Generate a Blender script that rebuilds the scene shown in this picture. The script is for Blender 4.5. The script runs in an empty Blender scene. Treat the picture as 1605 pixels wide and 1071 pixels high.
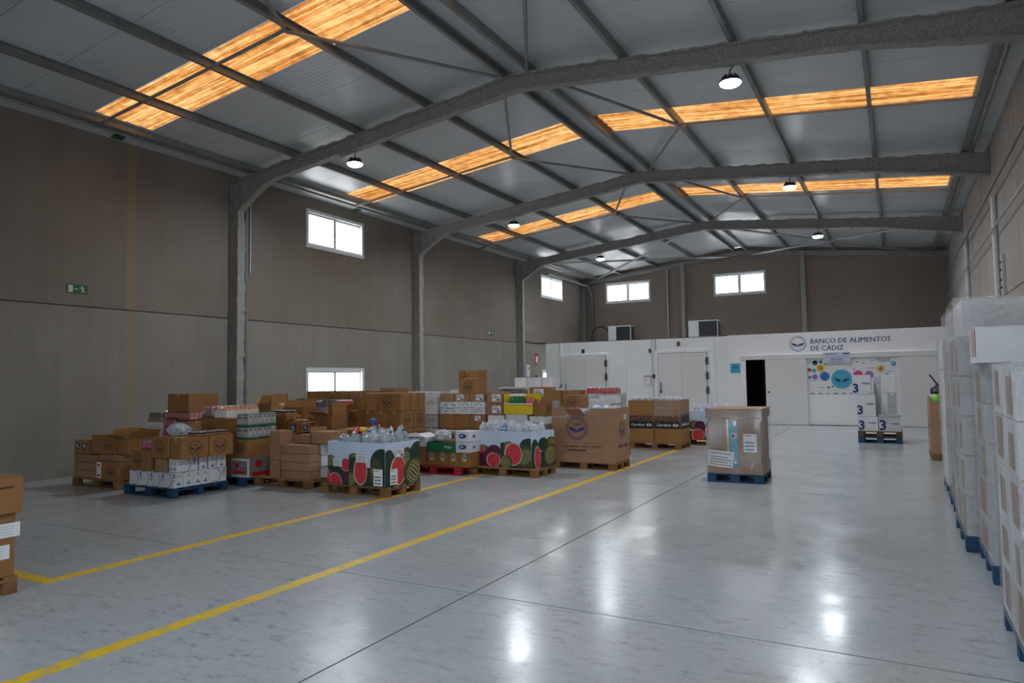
import bpy, math, random
from mathutils import Vector, Matrix, noise
random.seed(7)
PI = math.pi
sc = bpy.context.scene
C = sc.collection

# ------------------------------------------------------------------ camera, light, exposure
def make_camera():
    yaw, pitch, roll, fpx = 0.5076, 0.0544, -0.0147, 1078.0
    r = Vector((math.cos(yaw), math.sin(yaw), 0)); f = Vector((-math.sin(yaw), math.cos(yaw), 0)); u = Vector((0, 0, 1))
    f2 = f*math.cos(pitch) + u*math.sin(pitch); u2 = u*math.cos(pitch) - f*math.sin(pitch)
    r3 = r*math.cos(roll) + u2*math.sin(roll); u3 = u2*math.cos(roll) - r*math.sin(roll)
    cd = bpy.data.cameras.new('camera'); co = bpy.data.objects.new('camera', cd); C.objects.link(co)
    cd.sensor_width = 36.0; cd.lens = fpx/1605*36.0; cd.clip_end = 200
    m = Matrix((r3, u3, -f2)).transposed().to_4x4(); m.translation = Vector((0, 0, 1.7))
    co.matrix_world = m
    sc.camera = co
make_camera()
sc.view_settings.view_transform = 'Standard'; sc.view_settings.look = 'None'
sc.view_settings.gamma = 1.0; sc.view_settings.use_curve_mapping = False
sc.view_settings.exposure = 0.42
sc.cycles.use_denoising = True
sc.cycles.max_bounces = 8; sc.cycles.diffuse_bounces = 4; sc.cycles.glossy_bounces = 4
sc.cycles.transparent_max_bounces = 16; sc.cycles.transmission_bounces = 4
sc.cycles.caustics_reflective = False; sc.cycles.caustics_refractive = False
sc.cycles.sample_clamp_indirect = 4.0

W = bpy.data.worlds.new('world'); sc.world = W; W.use_nodes = True
W.node_tree.nodes['Background'].inputs[0].default_value = (0.62, 0.78, 1.0, 1)
W.node_tree.nodes['Background'].inputs[1].default_value = 1.0

def area(name, loc, rot, sx, sy, power, col):
    ld = bpy.data.lights.new(name, 'AREA'); ld.shape = 'RECTANGLE'; ld.size = sx; ld.size_y = sy; ld.energy = power; ld.color = col
    o = bpy.data.objects.new(name, ld); o.location = loc; o.rotation_euler = rot; C.objects.link(o); return o
sl = bpy.data.lights.new('sun', 'SUN'); sl.energy = 2.7; sl.angle = 0.02; sl.color = (1.0, 0.95, 0.85)
so = bpy.data.objects.new('sun', sl); so.rotation_euler = (0.30, 0.35, 0); C.objects.link(so)
# daylight through the open loading door in the front wall, behind the camera
area('loading_door_daylight', (-2.6, -3.35, 2.2), (PI/2, 0, 0), 6.4, 4.2, 165, (0.86, 0.93, 1.0))
LAMP_POWER = 88
PANE_STRENGTH = 5.0

# ------------------------------------------------------------------ materials
M = {}
def newmat(name):
    m = bpy.data.materials.new(name); m.use_nodes = True; M[name] = m
    return m, m.node_tree, m.node_tree.nodes['Principled BSDF']
def ramp(nt, src, stops):
    r = nt.nodes.new('ShaderNodeValToRGB'); e = r.color_ramp.elements
    while len(e) < len(stops): e.new(0.5)
    for el, (p, c) in zip(e, stops): el.position = p; el.color = (*c, 1) if len(c) == 3 else c
    nt.links.new(src, r.inputs[0]); return r.outputs[0]
def coords(nt, kind='Object', scale=(1, 1, 1)):
    t = nt.nodes.new('ShaderNodeTexCoord'); mp = nt.nodes.new('ShaderNodeMapping'); mp.inputs['Scale'].default_value = scale
    nt.links.new(t.outputs[kind], mp.inputs[0]); return mp.outputs[0]
def tex_noise(nt, vec, scale, detail=4, rough=0.55):
    n = nt.nodes.new('ShaderNodeTexNoise'); n.inputs['Scale'].default_value = scale; n.inputs['Detail'].default_value = detail
    n.inputs['Roughness'].default_value = rough; nt.links.new(vec, n.inputs['Vector']); return n.outputs['Fac']
def mixc(nt, fac, a, b, mode='MIX'):
    n = nt.nodes.new('ShaderNodeMix'); n.data_type = 'RGBA'; n.blend_type = mode
    for i, v in ((0, fac), (6, a), (7, b)):
        if hasattr(v, 'links'): nt.links.new(v, n.inputs[i])
        elif i == 0: n.inputs[0].default_value = v
        else: n.inputs[i].default_value = (*v, 1)
    return n.outputs[2]
def bump(nt, bs, src, strength, dist=0.01):
    b = nt.nodes.new('ShaderNodeBump'); b.inputs['Strength'].default_value = strength; b.inputs['Distance'].default_value = dist
    nt.links.new(src, b.inputs['Height']); nt.links.new(b.outputs[0], bs.inputs['Normal'])
def plain(name, col, rough=0.6, metal=0.0, var=0.12, scale=9, spec=0.5):
    m, nt, bs = newmat(name)
    v = coords(nt); n = tex_noise(nt, v, scale)
    c = mixc(nt, ramp(nt, n, [(0.3, (1-var,)*3), (0.7, (1+var*.3,)*3)]), (0, 0, 0), col, 'MIX')
    mu = nt.nodes.new('ShaderNodeMix'); mu.data_type = 'RGBA'; mu.blend_type = 'MULTIPLY'; mu.inputs[0].default_value = 1
    mu.inputs[6].default_value = (*col, 1); nt.links.new(ramp(nt, n, [(0.3, (1-var,)*3), (0.7, (1,)*3)]), mu.inputs[7])
    nt.links.new(mu.outputs[2], bs.inputs['Base Color'])
    bs.inputs['Roughness'].default_value = rough; bs.inputs['Metallic'].default_value = metal
    bs.inputs['Specular IOR Level'].default_value = spec
    return m
def board(name, cols, rough=0.7, fibre=0.08):
    """card or wood: the hue varies from object to object, with fine fibre"""
    m, nt, bs = newmat(name)
    oi = nt.nodes.new('ShaderNodeObjectInfo')
    base = ramp(nt, oi.outputs['Random'], [(i/(len(cols)-1), c) for i, c in enumerate(cols)])
    n = tex_noise(nt, coords(nt, scale=(3, 3, 30)), 6)
    big = tex_noise(nt, coords(nt), 2.5, 2)
    mu = mixc(nt, 1.0, base, ramp(nt, n, [(0.3, (1-fibre,)*3), (0.7, (1,)*3)]), 'MULTIPLY')
    mu = mixc(nt, 1.0, mu, ramp(nt, big, [(0.3, (0.88,)*3), (0.65, (1,)*3)]), 'MULTIPLY')
    nt.links.new(mu, bs.inputs['Base Color']); bs.inputs['Roughness'].default_value = rough
    bump(nt, bs, big, 0.25, 0.02)
    return m
board('cardboard', [(.27, .125, .036), (.33, .16, .05), (.29, .14, .041), (.36, .18, .062)])
board('kraft', [(.34, .19, .10), (.39, .22, .12), (.31, .17, .085)])
board('white_card', [(.66, .67, .69), (.76, .77, .79), (.70, .71, .74)], fibre=.04)
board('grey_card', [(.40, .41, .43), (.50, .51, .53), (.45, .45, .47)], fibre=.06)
board('pallet_wood', [(.26, .125, .035), (.34, .17, .06), (.20, .095, .03), (.30, .155, .055)], .8, .25)
board('pallet_dark', [(.09, .055, .03), (.13, .08, .04)], .8, .2)
board('pallet_blue', [(.006, .05, .115), (.008, .065, .16), (.005, .04, .09)], .7, .2)
board('pallet_red', [(.50, .02, .02), (.42, .015, .02)], .7, .1)
plain('inner_card', (.36, .20, .09), .85)
plain('bare_card', (.42, .28, .17), .7, var=.35, scale=5)
plain('moss', (.02, .10, .02), .8)
plain('tape', (.46, .29, .12), .25, var=.05)
plain('clear_tape', (.62, .62, .62), .2, var=.05)
plain('ink', (.035, .03, .035), .7)
plain('navy', (.010, .035, .17), .6)
plain('blue', (.01, .14, .45), .5)
plain('sky_blue', (.25, .50, .78), .6)
plain('pale_blue', (.56, .68, .82), .6, var=.06, scale=2)
plain('notice', (.58, .64, .78), .5, var=.04)
plain('teal', (.0, .30, .42), .5)
plain('cyan', (.05, .42, .60), .5)
plain('paper', (.80, .80, .82), .6, var=.04)
plain('red', (.55, .015, .02), .45)
plain('pink', (.70, .06, .22), .5)
plain('melon_flesh', (.62, .045, .06), .55)
plain('melon_rim', (.66, .62, .52), .55)
plain('melon_dark', (.018, .045, .025), .5)
plain('melon_mid', (.06, .07, .02), .5)
plain('melon_stripe', (.36, .34, .12), .5)
plain('plum', (.10, .015, .06), .5)
plain('yellow', (.75, .53, .02), .5)
plain('green', (.01, .16, .07), .5)
plain('lime', (.18, .60, .03), .35)
plain('orange', (.75, .20, .02), .5)
plain('purple', (.35, .15, .45), .5)
plain('sign_green', (.0, .10, .045), .5)
plain('sign_glow', (.60, .66, .42), .6)
plain('black', (.012, .012, .013), .45)
plain('dark_grey', (.06, .065, .07), .5)
plain('steel', (.42, .43, .44), .4, .6)
plain('white_metal', (.62, .64, .65), .4)
plain('white_paint', (.84, .86, .87), .5, var=.06, scale=1.5)
plain('office_white', (.86, .86, .89), .5, var=.04, scale=1.2)
plain('office_door', (.74, .74, .73), .5, var=.05, scale=1.2)
plain('pvc_grey', (.16, .17, .18), .4)
plain('jar_dark', (.05, .035, .03), .15)
plain('lid_silver', (.75, .75, .75), .18, .9)
plain('orange_cap', (.70, .28, .12), .4)
plain('wine', (.20, .01, .03), .15)
plain('bottle_green', (.01, .16, .05), .12)
plain('cord', (.02, .02, .02), .5)

def mk_purlin():
    m, nt, bs = newmat('purlin_steel')
    n = tex_noise(nt, coords(nt, scale=(1, 1, 1)), 3)
    nt.links.new(ramp(nt, n, [(0.3, (.19, .192, .185)), (0.7, (.25, .252, .245))]), bs.inputs['Base Color'])
    bs.inputs['Roughness'].default_value = .5; bs.inputs['Metallic'].default_value = .2
mk_purlin()
def mk_fireproof():
    m, nt, bs = newmat('sprayed_fireproofing')
    v = coords(nt); n = tex_noise(nt, v, 34, 7, .75); n2 = tex_noise(nt, v, 3, 3)
    c = mixc(nt, ramp(nt, n2, [(.3, (.1,)*3), (.7, (.6,)*3)]), ramp(nt, n, [(0.36, (.17, .165, .155)), (0.5, (.33, .32, .30)), (0.64, (.50, .49, .465))]), (.30, .29, .27))
    nt.links.new(c, bs.inputs['Base Color']); bs.inputs['Roughness'].default_value = .95
    bump(nt, bs, n, .9, .03)
mk_fireproof()
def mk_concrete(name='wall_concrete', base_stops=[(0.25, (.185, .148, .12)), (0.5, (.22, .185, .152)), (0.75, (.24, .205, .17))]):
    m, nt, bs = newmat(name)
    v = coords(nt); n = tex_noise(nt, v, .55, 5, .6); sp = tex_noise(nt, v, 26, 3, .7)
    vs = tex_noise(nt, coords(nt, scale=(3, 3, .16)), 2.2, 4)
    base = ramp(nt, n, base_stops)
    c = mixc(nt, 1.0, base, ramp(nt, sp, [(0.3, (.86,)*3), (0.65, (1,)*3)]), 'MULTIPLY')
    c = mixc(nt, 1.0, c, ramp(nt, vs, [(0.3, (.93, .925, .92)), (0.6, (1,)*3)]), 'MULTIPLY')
    # rusty run-off stain below the roof leak: a strip 0.16 m wide in the panel's own coordinates
    t = nt.nodes.new('ShaderNodeTexCoord'); s = nt.nodes.new('ShaderNodeSeparateXYZ'); nt.links.new(t.outputs['Object'], s.inputs[0])
    acc = None
    for yy, wdt, st in ((8.45, .13, .55), (16.0, .10, .18), (5.9, .05, .2)):
        a = nt.nodes.new('ShaderNodeMath'); a.operation = 'SUBTRACT'; nt.links.new(s.outputs['Y'], a.inputs[0]); a.inputs[1].default_value = yy
        w = nt.nodes.new('ShaderNodeMath'); w.operation = 'MULTIPLY_ADD'; nt.links.new(vs, w.inputs[0]); w.inputs[1].default_value = .12; nt.links.new(a.outputs[0], w.inputs[2])
        b = nt.nodes.new('ShaderNodeMath'); b.operation = 'ABSOLUTE'; nt.links.new(w.outputs[0], b.inputs[0])
        mr = nt.nodes.new('ShaderNodeMapRange'); nt.links.new(b.outputs[0], mr.inputs['Value'])
        mr.inputs['From Min'].default_value = wdt; mr.inputs['From Max'].default_value = wdt*.45; mr.inputs['To Max'].default_value = st
        if acc is None: acc = mr.outputs[0]
        else:
            ad = nt.nodes.new('ShaderNodeMath'); ad.operation = 'MAXIMUM'; nt.links.new(acc, ad.inputs[0]); nt.links.new(mr.outputs[0], ad.inputs[1]); acc = ad.outputs[0]
    c = mixc(nt, acc, c, (.28, .20, .10))
    nt.links.new(c, bs.inputs['Base Color']); bs.inputs['Roughness'].default_value = .85
    bump(nt, bs, sp, .25, .01)
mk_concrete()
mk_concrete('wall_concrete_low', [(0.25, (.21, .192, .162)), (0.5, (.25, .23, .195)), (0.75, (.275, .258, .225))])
def mk_end():
    m, nt, bs = newmat('end_concrete')
    v = coords(nt); n = tex_noise(nt, v, .55, 5, .6); sp = tex_noise(nt, v, 26, 3, .7)
    base = ramp(nt, n, [(0.25, (.205, .160, .13)), (0.6, (.25, .20, .162)), (0.75, (.27, .222, .182))])
    c = mixc(nt, 1.0, base, ramp(nt, sp, [(0.3, (.86,)*3), (0.65, (1,)*3)]), 'MULTIPLY')
    nt.links.new(c, bs.inputs['Base Color']); bs.inputs['Roughness'].default_value = .85
mk_end()
def mk_right():
    m, nt, bs = newmat('right_concrete')
    v = coords(nt); n = tex_noise(nt, v, .8, 5, .6)
    vs = tex_noise(nt, coords(nt, scale=(3, 2.2, .12)), 1.6, 4)
    base = ramp(nt, n, [(0.25, (.29, .265, .24)), (0.6, (.36, .335, .31)), (0.75, (.41, .39, .365))])
    c = mixc(nt, ramp(nt, vs, [(0.52, (0,)*3), (0.66, (.7,)*3)]), base, (.30, .23, .15))
    nt.links.new(c, bs.inputs['Base Color']); bs.inputs['Roughness'].default_value = .8
mk_right()
def mk_floor():
    m, nt, bs = newmat('floor_paint')
    t = coords(nt); n = tex_noise(nt, t, .3, 5, .65); fine = tex_noise(nt, t, 14, 6, .75)
    st = tex_noise(nt, coords(nt, scale=(2.2, 6.5, 1)), 1.9, 9, .80)
    st2 = tex_noise(nt, coords(nt, scale=(7, 2.0, 1)), 1.7, 8, .80)
    sp = tex_noise(nt, t, 9, 5, .8); zone = tex_noise(nt, t, .55, 3)
    base = ramp(nt, n, [(0.3, (.36, .395, .415)), (0.7, (.43, .465, .485))])
    zr = ramp(nt, zone, [(0.35, (.35,)*3), (0.65, (1,)*3)])
    f1 = mixc(nt, 1.0, ramp(nt, st, [(0.53, (0,)*3), (0.60, (.5,)*3), (.68, (.9,)*3)]), zr, 'MULTIPLY')
    c = mixc(nt, f1, base, (.17, .18, .18))
    f2 = mixc(nt, 1.0, ramp(nt, st2, [(0.57, (0,)*3), (0.66, (.5,)*3), (.75, (.8,)*3)]), zr, 'MULTIPLY')
    c = mixc(nt, f2, c, (.19, .20, .20))
    c = mixc(nt, ramp(nt, sp, [(.68, (0,)*3), (.74, (.8,)*3)]), c, (.12, .12, .12))
    c = mixc(nt, 1.0, c, ramp(nt, fine, [(0.3, (.90,)*3), (0.6, (1,)*3)]), 'MULTIPLY')
    nt.links.new(c, bs.inputs['Base Color'])
    r = ramp(nt, tex_noise(nt, t, 1.1, 5, .7), [(0.35, (.15,)*3), (0.65, (.27,)*3)]); nt.links.new(r, bs.inputs['Roughness'])
    bs.inputs['Specular IOR Level'].default_value = .5
    bump(nt, bs, tex_noise(nt, t, 2.2, 5, .6), .16, .02)
mk_floor()
plain('joint', (.05, .05, .05), .9)
def mk_line():
    m, nt, bs = newmat('yellow_line')
    n = tex_noise(nt, coords(nt), 9, 6, .75)
    nt.links.new(ramp(nt, n, [(0.38, (.40, .38, .25)), (0.47, (.72, .47, .02)), (0.7, (.80, .54, .03))]), bs.inputs['Base Color'])
    bs.inputs['Roughness'].default_value = .4
mk_line()
def mk_roof():
    m, nt, bs = newmat('roof_sheet')
    v = coords(nt); n = tex_noise(nt, v, 1.0, 4)
    nt.links.new(ramp(nt, n, [(0.3, (.48, .50, .505)), (0.7, (.54, .56, .565))]), bs.inputs['Base Color'])
    bs.inputs['Roughness'].default_value = .33
    w = nt.nodes.new('ShaderNodeTexWave'); w.bands_direction = 'Y'; w.inputs['Scale'].default_value = 3.2; nt.links.new(v, w.inputs['Vector'])
    bump(nt, bs, w.outputs['Fac'], .18, .01)
mk_roof()
def mk_skylight():
    m = bpy.data.materials.new('skylight_grp'); m.use_nodes = True; M['skylight'] = m; nt = m.node_tree
    for n in list(nt.nodes):
        if n.type == 'BSDF_PRINCIPLED': nt.nodes.remove(n)
    out = nt.nodes['Material Output']
    v = coords(nt, scale=(.28, 9, 1)); n = tex_noise(nt, v, 2.0, 6, .68); n2 = tex_noise(nt, coords(nt), 5, 4, .6)
    c = ramp(nt, n, [(0.32, (.16, .055, .010)), (0.46, (.62, .22, .045)), (0.58, (1.0, .50, .17)), (.72, (1.0, .68, .34))])
    c = mixc(nt, 1.0, c, ramp(nt, n2, [(0.3, (.55,)*3), (0.6, (1,)*3)]), 'MULTIPLY')
    tr = nt.nodes.new('ShaderNodeBsdfTranslucent'); nt.links.new(c, tr.inputs[0])
    df = nt.nodes.new('ShaderNodeBsdfDiffuse'); df.inputs[0].default_value = (.45, .30, .12, 1)
    mx = nt.nodes.new('ShaderNodeMixShader'); mx.inputs[0].default_value = .15
    nt.links.new(tr.outputs[0], mx.inputs[1]); nt.links.new(df.outputs[0], mx.inputs[2]); nt.links.new(mx.outputs[0], out.inputs[0])
mk_skylight()
def emit(name, col, s):
    m = bpy.data.materials.new(name); m.use_nodes = True; M[name] = m; nt = m.node_tree
    nt.nodes.remove(nt.nodes['Principled BSDF']); e = nt.nodes.new('ShaderNodeEmission')
    e.inputs[0].default_value = (*col, 1); e.inputs[1].default_value = s; nt.links.new(e.outputs[0], nt.nodes['Material Output'].inputs[0])
emit('lamp_glow', (.85, .93, 1.0), 40)
emit('window_pane', (.93, .97, 1.0), PANE_STRENGTH)
def film(name, tint, dens, bscale, rough=.12, glossy=.5):
    m = bpy.data.materials.new(name); m.use_nodes = True; M[name] = m; nt = m.node_tree
    nt.nodes.remove(nt.nodes['Principled BSDF'])
    v = coords(nt, scale=(1, 1, 2.2)); n = tex_noise(nt, v, bscale, 5, .6); n2 = tex_noise(nt, coords(nt, scale=(1, 1, .5)), 4, 3)
    tr = nt.nodes.new('ShaderNodeBsdfTransparent'); gl = nt.nodes.new('ShaderNodeBsdfGlossy'); gl.inputs['Roughness'].default_value = rough
    df = nt.nodes.new('ShaderNodeBsdfDiffuse'); df.inputs[0].default_value = (*tint, 1)
    b = nt.nodes.new('ShaderNodeBump'); b.inputs['Strength'].default_value = 1.0; b.inputs['Distance'].default_value = .05
    nt.links.new(n, b.inputs['Height']); nt.links.new(b.outputs[0], gl.inputs['Normal'])
    m1 = nt.nodes.new('ShaderNodeMixShader'); m1.inputs[0].default_value = glossy
    nt.links.new(df.outputs[0], m1.inputs[1]); nt.links.new(gl.outputs[0], m1.inputs[2])
    m2 = nt.nodes.new('ShaderNodeMixShader')
    nt.links.new(ramp(nt, n2, [(0.35, (dens*.55,)*3), (0.65, (min(1, dens*1.4),)*3)]), m2.inputs[0])
    nt.links.new(tr.outputs[0], m2.inputs[1]); nt.links.new(m1.outputs[0], m2.inputs[2])
    nt.links.new(m2.outputs[0], nt.nodes['Material Output'].inputs[0])
film('stretch_wrap', (.70, .72, .74), .22, 14, .12, .72)
film('thick_wrap', (.52, .52, .53), .36, 9, .13, .6)
film('load_wrap', (.60, .62, .66), .24, 20, .06, .95)
film('clear_plastic', (.66, .84, .95), .72, 18, .08, .6)
film('blue_plastic', (.10, .38, .70), .65, 18, .1, .5)
film('bag_plastic', (.82, .88, .95), .85, 22, .15, .4)

# ------------------------------------------------------------------ mesh helpers
class MB:
    def __init__(s): s.v = []; s.f = []; s.m = []; s.mats = []; s.sm = []
    def mi(s, mat):
        if mat not in s.mats: s.mats.append(mat)
        return s.mats.index(mat)
    def poly(s, pts, mat, smooth=False):
        k = len(s.v); s.v += [tuple(p) for p in pts]; s.f.append(tuple(range(k, k+len(pts)))); s.m.append(s.mi(mat)); s.sm.append(smooth); return s
    def faces(s, V, F, mat, smooth=False):
        k = len(s.v); s.v += [tuple(p) for p in V]; i = s.mi(mat)
        for f in F: s.f.append(tuple(k+a for a in f)); s.m.append(i); s.sm.append(smooth)
        return s
    def box(s, x0, x1, y0, y1, z0, z1, mat, b=0.0):
        if b <= 0:
            V = [(x, y, z) for z in (z0, z1) for y in (y0, y1) for x in (x0, x1)]
            s.faces(V, [(0, 2, 3, 1), (4, 5, 7, 6), (0, 1, 5, 4), (2, 6, 7, 3), (0, 4, 6, 2), (1, 3, 7, 5)], mat); return s
        V = []; idx = {}
        for iz, z in enumerate((z0, z1)):
            for iy, y in enumerate((y0, y1)):
                for ix, x in enumerate((x0, x1)):
                    sx, sy, sz = (b if ix == 0 else -b), (b if iy == 0 else -b), (b if iz == 0 else -b)
                    idx[ix, iy, iz] = len(V); V += [(x, y+sy, z+sz), (x+sx, y, z+sz), (x+sx, y+sy, z)]
        F = []; I = lambda a, bb, c, k: idx[a, bb, c]+k
        F.append((I(0,0,0,0), I(0,0,1,0), I(0,1,1,0), I(0,1,0,0))); F.append((I(1,0,0,0), I(1,1,0,0), I(1,1,1,0), I(1,0,1,0)))
        F.append((I(0,0,0,1), I(1,0,0,1), I(1,0,1,1), I(0,0,1,1))); F.append((I(0,1,0,1), I(0,1,1,1), I(1,1,1,1), I(1,1,0,1)))
        F.append((I(0,0,0,2), I(0,1,0,2), I(1,1,0,2), I(1,0,0,2))); F.append((I(0,0,1,2), I(1,0,1,2), I(1,1,1,2), I(0,1,1,2)))
        for z in (0, 1):
            for y in (0, 1): F.append((I(0,y,z,1), I(1,y,z,1), I(1,y,z,2), I(0,y,z,2)))
            for x in (0, 1): F.append((I(x,0,z,0), I(x,1,z,0), I(x,1,z,2), I(x,0,z,2)))
        for x in (0, 1):
            for y in (0, 1): F.append((I(x,y,0,0), I(x,y,1,0), I(x,y,1,1), I(x,y,0,1)))
        for k in idx.values(): F.append((k, k+1, k+2))
        s.faces(V, F, mat); return s
    def tube(s, p0, p1, r, mat, n=8, r2=None, caps=True):
        p0 = Vector(p0); p1 = Vector(p1); d = (p1-p0).normalized(); a = d.orthogonal().normalized(); c = d.cross(a); r2 = r if r2 is None else r2
        V = [p0+(a*math.cos(2*PI*i/n)+c*math.sin(2*PI*i/n))*r for i in range(n)] + [p1+(a*math.cos(2*PI*i/n)+c*math.sin(2*PI*i/n))*r2 for i in range(n)]
        F = [(i, (i+1) % n, n+(i+1) % n, n+i) for i in range(n)]
        s.faces(V, F, mat, True)
        if caps: s.faces(V, [tuple(range(n))[::-1], tuple(range(n, 2*n))], mat)
        return s
    def path(s, pts, r, mat, n=6):
        for a, b in zip(pts[:-1], pts[1:]): s.tube(a, b, r, mat, n)
        return s
    def lathe(s, prof, mat, n=12, off=(0, 0, 0), cap=True):
        V = [(off[0]+r*math.cos(2*PI*i/n), off[1]+r*math.sin(2*PI*i/n), off[2]+z) for r, z in prof for i in range(n)]
        F = [(j*n+i, j*n+(i+1) % n, (j+1)*n+(i+1) % n, (j+1)*n+i) for j in range(len(prof)-1) for i in range(n)]
        s.faces(V, F, mat, True)
        if cap: s.faces(V, [tuple(range(n))[::-1], tuple(range((len(prof)-1)*n, len(prof)*n))], mat)
        return s
    def disc(s, cx, cy, rx, ry, mat, z=0.0, n=28, clip=None):
        pts = []
        for i in range(n):
            x = cx+rx*math.cos(2*PI*i/n); y = cy+ry*math.sin(2*PI*i/n)
            if clip: x = min(max(x, clip[0]), clip[1]); y = min(max(y, clip[2]), clip[3])
            pts.append((x, y, z))
        s.poly(pts, mat); return s
    def ring(s, cx, cy, r0, r1, mat, z=0.0, a0=0, a1=2*PI, n=32):
        V = []; full = abs(a1-a0-2*PI) < 1e-6; k = n if full else n+1
        for i in range(k):
            a = a0+(a1-a0)*i/n; V += [(cx+r0*math.cos(a), cy+r0*math.sin(a), z), (cx+r1*math.cos(a), cy+r1*math.sin(a), z)]
        F = [(2*i, 2*i+1, (2*i+3) % (2*k), (2*i+2) % (2*k)) for i in range(n)]
        s.faces(V, F, mat); return s
    def rect(s, x0, x1, y0, y1, mat, z=0.0): s.poly([(x0, y0, z), (x1, y0, z), (x1, y1, z), (x0, y1, z)], mat); return s
    def mesh(s, name):
        me = bpy.data.meshes.new(name); me.from_pydata(s.v, [], s.f)
        for m in s.mats: me.materials.append(M[m])
        me.polygons.foreach_set('material_index', s.m); me.polygons.foreach_set('use_smooth', s.sm); me.update()
        return me
def link(name, me, parent=None, loc=(0, 0, 0), rot=(0, 0, 0), scale=None, kind=None):
    o = bpy.data.objects.new(name, me); C.objects.link(o); o.location = loc; o.rotation_euler = rot
    if scale: o.scale = scale
    if parent: o.parent = parent
    if kind: o['kind'] = kind
    return o
cache = {}
def cm(key, fn, name=None):
    if key not in cache:
        mb = fn(); cache[key] = mb.mesh(name or str(key if isinstance(key, str) else key[0]))
    return cache[key]
def tag(o, label, cat, group=None):
    o['label'] = label; o['category'] = cat
    if group: o['group'] = group
    return o
def text_mesh(s, size, mat, bold=0.0):
    k = ('text', s, size, mat)
    if k in cache: return cache[k]
    cu = bpy.data.curves.new('lettering', 'FONT'); cu.body = s; cu.size = size; cu.offset = bold; cu.resolution_u = 2; cu.extrude = .0006
    ob = bpy.data.objects.new('lettering', cu); C.objects.link(ob)
    bpy.context.view_layer.update()
    me = bpy.data.meshes.new_from_object(ob.evaluated_get(bpy.context.evaluated_depsgraph_get()))
    me.name = 'lettering'; me.materials.clear(); me.materials.append(M[mat])
    bpy.data.objects.remove(ob); bpy.data.curves.remove(cu)
    xs = [v.co.x for v in me.vertices]; me['w'] = max(xs)-min(xs) if xs else 1
    cache[k] = me; return me
def lettering(s, width, mat, parent, loc, rot, bold=.012, align='c', squash=1.0):
    me = text_mesh(s, 1.0, mat, bold); k = width/me['w']
    o = link('lettering', me, parent, loc, rot, (k, k*squash, 1))
    if align == 'c':
        off = Vector((-width/2, 0, 0)); off.rotate(o.rotation_euler); o.location = Vector(loc)+off
    return o
FACE = {'f': (PI/2, 0, 0), 's': (PI/2, 0, PI/2), 'l': (PI/2, 0, -PI/2), 't': (0, 0, 0)}
def face_loc(face, w, d, h, u, v, e=.002):
    if face == 'f': return ((u-.5)*w, -d/2-e, v*h)
    if face == 's': return (w/2+e, (u-.5)*d, v*h)
    if face == 'l': return (-w/2-e, (.5-u)*d, v*h)
    return ((u-.5)*w, (v-.5)*d, h+e)

# decals: flat print, unit width, centred
def d_emblem():
    b = MB(); b.ring(0, 0, .36, .385, 'ink')
    for i in range(26):
        a = 2*PI*i/26
        if i % 13 == 6: continue
        b.ring(0, 0, .425, .475, 'ink', 0, a, a+.13, 1)
    for s in (-1, 1):
        b.poly([(s*x, y, 0) for x, y in [(.30, .05), (.33, .0), (.27, -.08), (.15, -.14), (.05, -.10), (.04, -.05), (.10, -.01), (.16, -.02), (.22, .02)]], 'ink')
    b.poly([(-.17, -.17, 0), (.17, -.17, 0), (.11, -.24, 0), (-.11, -.24, 0)], 'ink')
    b.poly([(-.15, .12, 0), (.15, .12, 0), (.15, .17, 0), (-.15, .17, 0)], 'ink'); return b
def d_emblem_blue():
    b = MB(); b.ring(0, 0, .37, .388, 'navy')
    for i in range(34):
        a = 2*PI*i/34; b.ring(0, 0, .42, .475, 'navy', 0, a, a+.10, 1)
    for s in (-1, 1):
        b.poly([(s*x, y, 0) for x, y in [(.31, .07), (.345, .02), (.29, -.07), (.17, -.12), (.06, -.08), (.03, -.04), (.09, .0), (.16, .0), (.22, .035)]], 'navy')
    b.poly([(-.13, -.12, 0), (-.05, -.085, 0), (.05, -.085, 0), (.13, -.12, 0), (.08, -.14, 0), (-.08, -.14, 0)], 'navy')
    b.ring(0, 0, .0, .001, 'navy'); b.rect(-.35, .35, -.165, -.155, 'navy'); return b
def d_label():
    b = MB(); b.rect(-.5, .5, -.35, .35, 'paper')
    for y, x in ((.2, .1), (.06, .35), (-.06, .3)): b.rect(-.42, x, y, y+.05, 'ink', .0008)
    b.rect(.05, .42, -.28, -.14, 'ink', .0008); return b
def d_barcode():
    b = MB(); b.rect(-.5, .5, -.72, .72, 'paper'); b.rect(-.4, .1, .55, .6, 'ink', .0008)
    for y in (.05, -.22, -.50): b.rect(-.4, .3, y-.045, y+.045, 'dark_grey', .0008)
    return b
def d_sheet():
    b = MB(); b.rect(-.5, .5, -.32, .32, 'paper')
    for i, y in enumerate((.2, .05, -.05, -.15, -.25)): b.rect(-.42, .4-.1*(i % 2), y, y+.03, 'dark_grey', .0008)
    return b
def d_ledger():   # circle mark and small print block of the white cartons
    b = MB(); b.ring(-.16, 0, .30, .325, 'navy', 0, -.7*PI, .62*PI, 24)
    b.rect(.24, .44, .12, .16, 'navy'); b.rect(.24, .42, .03, .05, 'dark_grey'); b.rect(.24, .44, -.03, -.01, 'dark_grey'); b.rect(.3, .4, .2, .27, 'ink'); return b
def d_stripe():   # narrow end of a white carton
    b = MB(); b.ring(0, .15, .3, .36, 'navy', 0, 0, PI, 12); b.rect(-.3, .3, -.75, -.55, 'blue'); b.rect(-.2, .2, -.45, -.41, 'dark_grey'); b.rect(-.22, .22, -.36, -.32, 'dark_grey'); return b
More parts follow.
